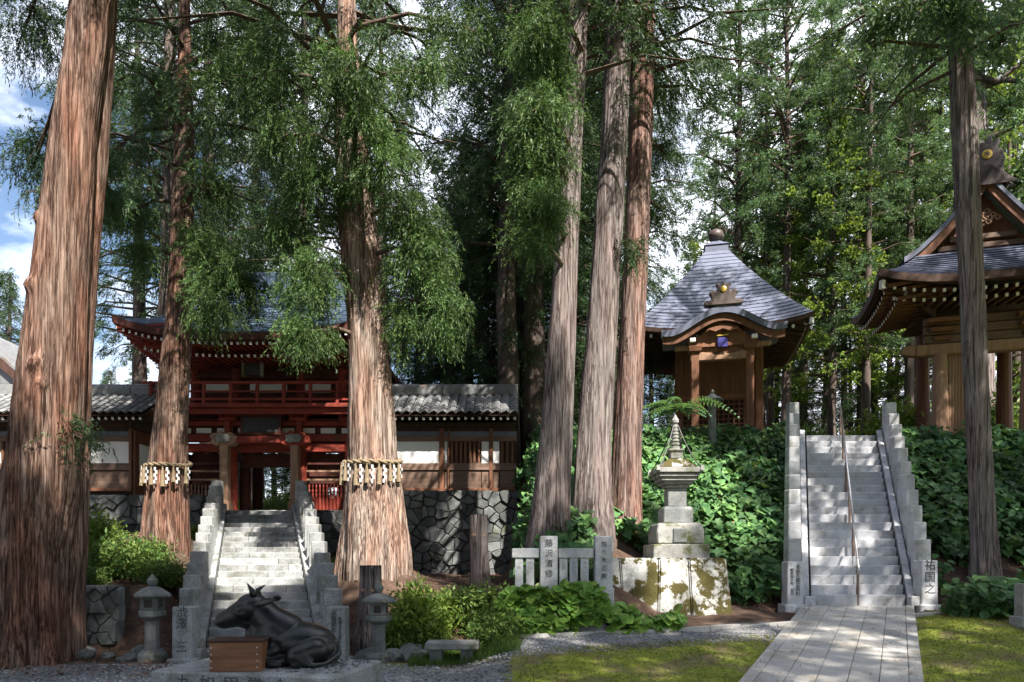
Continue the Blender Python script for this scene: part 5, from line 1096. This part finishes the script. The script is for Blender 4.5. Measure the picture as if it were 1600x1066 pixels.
for k in range(6):
    a = k * math.pi / 3; o_ = MB().box((0, 0, 0), (.035, .11, .012)).build('crest_petal', M['copper_brown'], om, world=False); o_.location = Vector((HX - .05 + .06 * math.sin(a), y0_ - .115, 16.65 + .06 * math.cos(a))) - bell.location; o_.rotation_euler = (R(90), a, 0)
for dx, dy, mt in ((-1.45, -2.0, 'wood_pale'), (1.45, -2.0, 'wood_pale'), (-1.45, .3, 'wood_brown'), (1.45, .3, 'wood_brown'), (0.55, .3, 'wood_brown')):
    MB().lathe([(.36, -.3), (.3, 1.0), (.26, 2.8), (.25, 3.6 if dy < 0 else 5.0)], (HX + dx, HY0 + dy, HZ0), 14).build('column', M[mt], bell)
zb_ = 9.5
MB().bx(HX - 2.3, HX + 2.6, HY0 - 2.2, HY0 - 1.8, zb_, zb_ + .42).build('main_beam', M['wood_pale'], bell, bevel=.04)
MB().prism([(HX - 2.75, zb_ + .1), (HX - 2.3, zb_), (HX - 2.3, zb_ + .42), (HX - 2.6, zb_ + .44), (HX - 2.8, zb_ + .3)], HY0 - 2.16, HY0 - 1.84).build('beam_nose', M['wood_pale'], bell, bevel=.03)
for z_ in (.46, .8, 1.14): MB().bx(HX - 2.0, HX + 2.4, HY0 - 2.1, HY0 - 1.9, zb_ + z_, zb_ + z_ + .3).build('tie_beam', M['wood_h'], bell, bevel=.02)
for dx in (-1.45, 1.45):
    for k in range(3): MB().box((HX + dx, HY0 - 2.1 - .2 * k, zb_ + .6 + .3 * k), (.5 + .3 * k, .3, .16)).build('bracket_arm', M['wood_brown'], bell, bevel=.02)
for i in range(7): MB().box((HX - 1.1 + i * .1, HY0 - 1.96, HZ0 + 1.7), (.085, .07, 3.7)).build('slat', M['wood_pale'], bell, bevel=.01)
MB().bx(HX + .2, HX + .75, HY0 + .35, HY0 + .45, HZ0, zb_).build('panel', M['gate_dark'], bell)
MB().bx(HX - 2.4, HX + 2.4, HY0 - 2.6, HY0 + 2.4, HZ0 - .6, HZ0 + .1).build('base', M['granite'], bell, bevel=.03)
MB().bx(HX - 2.2, HX + 2.2, HY0 - 1.8, HY0 + .5, 11.0, 11.1).build('ceiling', M['wood_dark'], bell)
bell.rotation_euler.z = R(-16); tip = Vector((-3.95, -3.95, 0)); tr_ = Matrix.Rotation(R(-16), 3, 'Z') @ tip; bell.location += tip - tr_
# ------------------------------------------------------------------ right: big trunks
tA = thing('cedar_tree', 'tall straight grey cedar trunk rising just behind the stone fence posts', 'tree', (X(857, 16.9), 16.9, 2.2))
_, fA = trunk(tA, [(862, 822, 890), (800, 831, 889), (700, 842, 893), (550, 855, 898), (400, 867, 903), (250, 877, 909), (100, 885, 916), (0, 889, 919)], 16.9, M['bark_grey'], .06, .05, 6, 11, 30, 90, 100)
clumps(tA, fA, [(845, 60, 15.2, 50, 60, 420), (840, 170, 15.0, 44, 40, 340), (850, 240, 15.2, 44, 30, 300), (830, 300, 15.2, 34, 40, 300), (850, 330, 15.0, 34, 26, 200), (825, 375, 15.0, 30, 14, 120), (860, 130, 15.6, 36, 40, 240), (815, 220, 15.6, 30, 60, 240), (930, 20, 17.2, 16, 20, 70)], M['cedar_near'])
upper_crown(tA, fA, 13.4, 30, 4.8, 80, 60, 61, M['cedar'])
tB = thing('cedar_tree', 'thick straight grey cedar trunk, middle of the three beside the plinth', 'tree', (X(925, 18), 18, 2.6))
_, fB = trunk(tB, [(850, 887, 962), (780, 893, 957), (700, 900, 955), (550, 914, 962), (400, 926, 971), (250, 937, 978), (100, 945, 985), (0, 950, 987)], 18.0, M['bark_grey'], .06, .04, 6, 12, 30, 90, 100, knots=((Z(130, 17.6), R(250), .08, -.05), (Z(380, 17.6), R(280), .08, -.05)))
upper_crown(tB, fB, 14.8, 30, 5, 84, 60, 62, M['cedar'])
tC = thing('cedar_tree', 'reddish cedar trunk with flared mossy foot beside the stone plinth', 'tree', (X(980, 19.2), 19.2, 2.2))
_, fC = trunk(tC, [(850, 948, 1008), (800, 952, 1003), (700, 958, 1003), (550, 966, 1006), (400, 975, 1013), (250, 981, 1017), (100, 986, 1022), (0, 988, 1022)], 19.2, M['bark_mossy'], .06, .16, 5, 13, 30, 84, 100)
clumps(tC, fC, [(985, 395, 17.9, 22, 22, 110), (1040, 240, 19.5, 28, 34, 150), (1035, 330, 19.5, 26, 30, 130), (1050, 130, 20, 30, 40, 150), (960, 280, 20.4, 20, 40, 120)], M['cedar'])
upper_crown(tC, fC, 14.6, 30, 5, 84, 60, 63, M['cedar'])
tD = thing('cedar_tree', 'slim straight trunk standing alone on the soil right of the steep stair', 'tree', (X(1540, 18.3), 18.3, 1.3))
_, fD = trunk(tD, [(905, 1519, 1561), (850, 1520, 1556), (700, 1514, 1547), (550, 1506, 1540), (400, 1499, 1533), (250, 1492, 1527), (100, 1485, 1518), (0, 1481, 1513)], 18.3, M['bark_grey'], .04, .1, 5, 14, 30, 72, 100)
clumps(tD, fD, [(1440, 15, 17.5, 80, 28, 260), (1500, 40, 16.8, 36, 30, 160)], M['hinoki'], K=9, Lb=.2, Wb=.03, droop=.15)
upper_crown(tD, fD, 14.2, 30, 4.4, 70, 54, 64, M['hinoki'])
tE = thing('pine_tree', 'thick grey pine trunk with bare spreading limbs behind the bell hall roof', 'tree', (X(1531, 34), 34, 6))
_, fE = trunk(tE, [(640, 1518, 1552), (230, 1512, 1542), (100, 1512, 1536), (0, 1512, 1534)], 34, M['bark_grey'], .06, .1, 5, 15, 40, 60, 60)
mb = MB()
for (v0, pts_) in ((120, [(1560, 128), (1600, 95), (1640, 90)]), (220, [(1560, 210), (1600, 190), (1650, 170)]), (140, [(1570, 125), (1610, 130)]), (90, [(1570, 60), (1610, 40)]), (70, [(1480, 50), (1440, 60)])):
    pp = [Vector((X(1526, 34), 34, Z(v0, 34)))] + [P(u, v, 33) for u, v in pts_]; mb.tube(pp, [.16, .12, .08, .04][:len(pp)], 7, False)
mb.build('limbs', M['bark_far'], tE, smooth=True)
clumps(tE, fE, [(1590, 60, 33, 50, 40, 260), (1600, 160, 33, 34, 30, 150), (1570, 20, 33, 50, 30, 220), (1595, 300, 34, 20, 50, 150), (1470, 50, 33, 50, 40, 260)], M['hinoki'], K=9, Lb=.34, Wb=.05, droop=.1)
# ------------------------------------------------------------------ leafy banks
def bank(label, fn, n_, seed, s0, s1, n_parts, mat, loc, cat='plants', lift=(.05, .6), name='leafy_bank'):
    global rng
    q = random.Random(seed); t = thing(name, label, cat, loc); C = []
    while len(C) < n_:
        p = fn(q)
        if p is None: continue
        x, y = p; hgt = q.uniform(*lift) * (1 + .5 * mnoise.noise((x * 1.2, y * 1.2, seed))); C.append((x, y - hgt * .3, G(x, y) + hgt))
    C = np.array(C); d = norm(rng.normal(0, .42, (n_, 3)) + np.array([0, -.75, -.45])); up_ = norm(rng.normal(0, .28, (n_, 3)) + np.array([0, -.55, 1.]))
    leafy(t, C, d, up_, s0 * .6 + (s1 - s0 * .6) * rng.random(n_) ** .8, mat, n_parts, base=ROUND if 'bed' in name or 'mound' in name else HEART)
    mb = MB()
    for k in range(0, n_, 9):
        x, y, z = C[k]; g0 = G(x, y); mb.tube([(x, y + .15, g0 - .02), (x, y, z)], [.012, .006], 4, False)
    mb.build('stems', M['shrub'], t)['kind'] = 'stuff'
    k_ = n_ // 40; ix = rng.integers(0, n_, k_); lv_, lf_ = leaf_cloud(C[ix] + np.array([0, -.04, .06]) - np.array(loc), d[ix], up_[ix], rng.uniform(.07, .16, k_), OVAL)
    link('dry_leaves', npmesh('dry_leaves', lv_, lf_), M['litter'], t)['kind'] = 'stuff'
    return t
def fl_(q):
    y = q.uniform(16.4, 25.2); u = q.uniform(985, 1245); x = X(u, y); cxs = RS['x0'] + (RS['x1'] - RS['x0']) * (y - RS['y0']) / (RS['y1'] - RS['y0'])
    if x > cxs - 1.85 or y < bank_start(x) + .1 or (16 < y < 18.6 and x < 5.1): return None
    return x, y
bank('dense heart leaved plants covering the bank left of the steep stair', fl_, 5200, 41, .19, .33, 280, M['bankleaf'], (6, 20, 2.5))
def fl2(q):
    y = q.uniform(15.0, 25.2); u = q.uniform(770, 1010); x = X(u, y)
    if x < .1 or (x > 2.0 and y < 18.5): return None
    return x, y
bank('dark leafy plants behind the three cedar trunks and the stone fence', fl2, 3600, 42, .19, .33, 120, M['bankleaf'], (1.5, 19, 3))
def fr_(q):
    y = q.uniform(18.2, 25.2); u = q.uniform(1395, 1680); x = X(u, y); cxs = RS['x0'] + (RS['x1'] - RS['x0']) * (y - RS['y0']) / (RS['y1'] - RS['y0'])
    if x < cxs + 1.85: return None
    if y < 19.6 and (mnoise.noise((x * .9, y * .9, 2)) < .12 or q.random() < .4): return None
    return x, y
bank('leafy plants covering the bank between the steep stair and the bell hall', fr_, 5200, 43, .18, .34, 280, M['bankleaf'], (14, 21, 3))
def fbed(q):
    x = q.uniform(-.3, 3.4); y = 13.6 + .2 * x * .9 + q.uniform(-.05, .75) * (1 if x < 2.6 else .75)
    return x, min(y, 14.35 if x < 2.1 else 15.2)
bank('bright broad leaved plants along the kerb in front of the stone fence', fbed, 1700, 44, .16, .27, 290, M['bedleaf'], (1.6, 13.9, .6), lift=(.0, .36), name='leafy_bed')
def fmound(q):
    a, r = q.uniform(0, 6.28), math.sqrt(q.random()); x, y = X(1556, 15.9) + math.cos(a) * r * 1.15, 16.0 + math.sin(a) * r * .7
    return x, y
bank('low mound of broad leaves beside the foot of the lone slim trunk', fmound, 700, 45, .13, .24, 200, M['bankleaf'], (11, 16, .7), lift=(.05, .72), name='leafy_mound')
sp_ = thing('stone_post', 'low square stone post base at the edge of the moss by the leafy mound', 'post', (X(1603, 14.6), 14.6, G(X(1603, 14.6), 14.6)))
x, y, z = sp_.location; MB().box((x, y, z + .1), (.42, .42, .24)).build('base', M['granite'], sp_, bevel=.02); MB().box((x, y, z + .55), (.3, .3, .7)).build('shaft', M['granite'], sp_, bevel=.02)
# feathery sapling above the pagoda
sap = thing('sapling', 'young tree with feathery blue green compound leaves above the stone pagoda', 'sapling', (X(1062, 20), 20, G(X(1062, 20), 20)))
hub = P(1062, 640, 20) - sap.location; hub.y = 0
MB().tube([(0, 0, -.2), (.05, 0, hub.z * .5), tuple(hub)], [.03, .025, .015], 6).build('stem', M['twig'], sap, world=False)
V = []; q = random.Random(4)
for k, (az, ln_, el) in enumerate(((3.5, 1.5, .4), (2.9, 1.3, .6), (6.1, 1.6, .5), (4.0, 1.2, .2), (5.0, 1.1, .3), (3.3, 1.0, .35), (2.7, .9, .9), (3.9, 1.05, .1), (5.9, 1.25, .75), (.2, .9, .5), (4.6, .9, .4), (5.3, .8, .2), (3.0, .8, 0.0), (1.2, .9, .7), (4.2, .7, 1.1), (5.7, .7, .0))):
    d = Vector((math.cos(az), math.sin(az) * .7, 0)).normalized(); n_ = Vector((-d.y, d.x, 0))
    for j in range(16):
        f = (j + 1) / 16; c_ = hub + d * (ln_ * f) + Vector((0, 0, ln_ * (el * 1.4 * f - (el + .35) * f * f))); w = .26 * ln_ * math.sin(math.pi * min(1, f * .9 + .12)) + .03
        for sg_ in (-1, 1): V += [c_, c_ + n_ * sg_ * w * .5 + d * .045, c_ + n_ * sg_ * w + d * .03 - Vector((0, 0, .06)), c_ + n_ * sg_ * w * .5 - d * .02]
link('leaves', qmesh('leaves', np.array(V)), M['fern'], sap)
def lt2():
    y = rnd.uniform(16.5, 19.5); x = rnd.choice([X(rnd.uniform(1000, 1240), y), X(rnd.uniform(1430, 1610), y)]); return np.array((x, y, G(x, y) + .02))
lc = np.array([lt2() for _ in range(1500)]); lv, lf = leaf_cloud(lc, norm(rng.normal(0, 1, (1500, 3)) * np.array([1, 1, .25])), norm(rng.normal(0, .4, (1500, 3)) + np.array([0, 0, 1.])), rng.uniform(.04, .09, 1500), OVAL)
tag(link('leaf_litter', npmesh('leaf_litter', lv, lf), M['litter']), 'brown fallen leaves on the soil at the foot of the leafy banks', 'leaves', kind='stuff')
# ================================================================== forest behind
def row(lst, label, group, name='conifer_tree'):
    for key, u, D, s in lst: tree(key, X(u, D), D, label, group, s, name=name)
row([('cedar_dense_a', 655, 30, .72), ('cedar_dense_b', 735, 29, .85), ('cedar_dense_a', 790, 31, 1.0), ('cedar_dense_b', 560, 36, .7), ('cedar_dense_a', 700, 36, .95)], 'dark dense cedar behind the corridor right of the gate', 'cedars behind the right corridor', 'cedar_tree')
row([('cedar_dense_b', 430, 40, .55), ('cedar_dense_a', 480, 38, .6), ('cedar_dense_b', 375, 44, .5)], 'dark cedar seen through the gate passage and above its roof', 'cedars behind the gate', 'cedar_tree')
row([('cedar_dense_a', 10, 48, .95), ('cedar_dense_b', -55, 44, 1.0), ('hinoki_c', 215, 60, .6), ('cedar_dense_a', 170, 52, .62), ('cedar_dense_b', 215, 48, .5), ('cedar_dense_a', 120, 50, .6)], 'sunlit conifer beyond the left corridor roof', 'conifers beyond the left corridor', 'conifer_tree')
row([('cedar_tall', 330, 34, 1.0), ('cedar_tall', 600, 36, .9), ('cedar_tall', 792, 25.5, .92), ('cedar_tall', 220, 36, .9), ('hinoki_a', 800, 30, 1.0), ('cedar_tall', 262, 28, 1.0), ('cedar_tall', 400, 39, 1.0), ('cedar_tall', 470, 33, .95), ('cedar_tall', 545, 31, .9)], 'tall cedar whose high dark crown shows above the gate', 'tall cedars above the gate', 'cedar_tree')
row([('cedar_dense_b', 815, 27, .95), ('cedar_dense_a', 870, 29, 1.05), ('cedar_dense_b', 935, 30, 1.0), ('cedar_tall', 900, 34, 1.0), ('cedar_tall', 835, 26, 1.0), ('cedar_tall', 960, 36, 1.0)], 'dark cedar behind the three grey trunks', 'cedars behind the three grey trunks', 'cedar_tree')
row([('hinoki_a', 1150, 36, .95), ('hinoki_b', 1205, 38, .92), ('hinoki_b', 1228, 35, .95), ('hinoki_a', 1290, 44, 1.0), ('hinoki_c', 1350, 33, .9), ('hinoki_b', 1345, 40, 1.0), ('hinoki_a', 1430, 42, 1.0), ('hinoki_c', 1465, 36, .95), ('hinoki_b', 1420, 34, .95), ('hinoki_a', 1590, 40, .95),
     ('hinoki_c', 1110, 48, .85), ('hinoki_c', 1180, 52, .9), ('hinoki_b', 1255, 50, 1.0), ('hinoki_a', 1320, 54, 1.0), ('hinoki_c', 1390, 50, 1.0), ('hinoki_a', 1490, 50, 1.0), ('hinoki_b', 1550, 52, 1.0), ('hinoki_c', 1640, 44, 1.0), ('hinoki_c', 1055, 56, .6), ('hinoki_a', 1240, 62, 1.0), ('hinoki_b', 1400, 64, 1.0)],
    'tall thin trunked cypress in the forest behind the pavilion and bell hall', 'cypresses behind the pavilion and bell hall', 'cypress_tree')
row([('cedar_dense_b', 1020, 40, .55), ('cedar_dense_a', 1290, 40, .62), ('cedar_dense_b', 1370, 44, .7), ('cedar_dense_a', 1440, 46, .7), ('cedar_dense_b', 1080, 46, .55), ('cedar_dense_a', 1215, 46, .6), ('cedar_dense_b', 1530, 42, .6), ('cedar_dense_a', 1330, 47, .62), ('cedar_dense_b', 1480, 44, .55), ('cedar_dense_a', 1590, 46, .6), ('cedar_dense_a', 1160, 44, .5), ('cedar_dense_b', 1250, 52, .66)], 'dark low branched cedar among the cypress trunks', 'low cedars among the cypress trunks', 'cedar_tree')
row([('broadleaf', 1300, 35, 1.15), ('broadleaf', 1190, 41, 1.1), ('broadleaf', 1432, 39, 1.15), ('broadleaf', 1575, 37, 1.2), ('broadleaf', 1085, 46, .85)], 'light green broadleaf tree among the cypress trunks', 'broadleaf trees among the cypresses', 'broadleaf_tree')
for i in range(34):
    D = rnd.uniform(30, 42); u = rnd.choice([rnd.uniform(1225, 1460), rnd.uniform(1500, 1640), rnd.uniform(1180, 1420)]); bush(rnd.choice([0, 0, 1, 2]), X(u, D), D, rnd.uniform(1.0, 2.4), 'leafy undergrowth shrub in the shade behind the steep stair', 'undergrowth behind the steep stair', z=H(X(u, D), D) - .1)
for i in range(14):
    D = rnd.uniform(31.8, 35); u = rnd.uniform(370, 480); bush(rnd.choice([0, 1]), X(u, D), D, rnd.uniform(.8, 1.4), 'sunlit shrub seen through the open gate passage', 'shrubs beyond the gate passage', z=H(X(u, D), D) - .1)
# unseen grove added beside and behind the viewer to shade the place
SHADE_GROVE = [('cedar_tall', 9.5, -1.5, 1), ('hinoki_b', 16.5, 7.5, 1), ('cedar_tall', 15, -1, 1), ('cedar_tall', 19.5, 3, 1), ('cedar_tall', 21.5, 10, 1), ('hinoki_a', 12, -5, 1), ('cedar_tall', 18, -4, 1), ('hinoki_a', 24, 6, 1), ('cedar_tall', 26, 13, 1), ('hinoki_a', 23, -1, 1),
         ('cedar_tall', 17, 15.2, 1), ('cedar_tall', 22.5, 15.8, 1), ('cedar_tall', 27, 19, 1), ('cedar_dense_a', -17, 9, 1.2), ('cedar_dense_b', -18, 15, 1.2), ('cedar_dense_a', -16, 2.5, 1.2), ('cedar_dense_b', -21.5, 21, 1.2), ('cedar_shade', -2.8, -2.4, 1), ('cedar_shade', 1.2, -1.6, .97), ('cedar_shade', 4.8, -2.4, 1), ('cedar_shade', -6.8, -3.4, .95), ('cedar_dense_b', -.3, -8, 1.1), ('cedar_dense_a', 4.0, -9, 1.1), ('cedar_dense_b', -11, -5, 1.0)]
for key, x, y, s_ in SHADE_GROVE:
    t_ = tree(key, x, y, 'unseen tall conifer added beside the open ground to shade the place', 'unseen grove added for shade', s_, name='conifer_tree')
    if 'dense' in key: t_.scale.z *= 1.22

# ------------------------------------------------------------------ small litter, last
def on_moss():
    while True:
        y = rnd.uniform(9.6, 16.4); x = rnd.uniform(.1, 11.5); off = x - px_c(y); ky = 13.45 + .275 * x
        if abs(off) > 1.4 and (y < ky - 1.1 if off < 0 else y < ky + .3): return np.array((x, y, G(x, y)))
mc = np.array([on_moss() for _ in range(9000)]); ma = norm(rng.normal(0, .5, (9000, 3)) + np.array([0, 0, 1.]))
tag(link('moss_tufts', qmesh('moss_tufts', blades(mc, ma, 3, .035, .007, .5, .0, -.45)), leafmat('moss_blade', [(0, (.1, .11, .02)), (.6, (.24, .25, .04)), (1, (.36, .34, .07))], .2)), 'short tufts of yellow green moss beside the paved path', 'moss', kind='stuff')
def on_floor():
    k = rnd.random()
    if k < .45: return on_moss() + np.array([0, 0, .012])
    if k < .7:
        y = rnd.uniform(9.8, 17.0); return np.array((px_c(y) + rnd.choice([-1, 1]) * 1.3 * rnd.random() ** .4, y, ramp_r(y) + .022))
    S = LS if k < .86 else RS; i = rnd.randrange(S['n']); p = stair_pt(S, (i + rnd.uniform(.35, .95)) / S['n']); q0 = stair_pt(S, i / S['n'])
    return np.array((p[0] + rnd.choice([-1, 1]) * S['half'] * .97 * rnd.random() ** .35, p[1], q0[2] + (S['z1'] - S['z0']) / S['n'] + .012))
nl_ = 1500; lc = np.array([on_floor() for _ in range(nl_)])
lv, lf = leaf_cloud(lc, norm(rng.normal(0, 1, (nl_, 3)) * np.array([1, 1, .12])), norm(rng.normal(0, .25, (nl_, 3)) + np.array([0, 0, 1.])), rng.uniform(.025, .07, nl_), OVAL)
tag(link('fallen_leaves', npmesh('fallen_leaves', lv, lf), M['litter']), 'scattered brown needles and leaves on the moss, path and steps', 'leaves', kind='stuff')
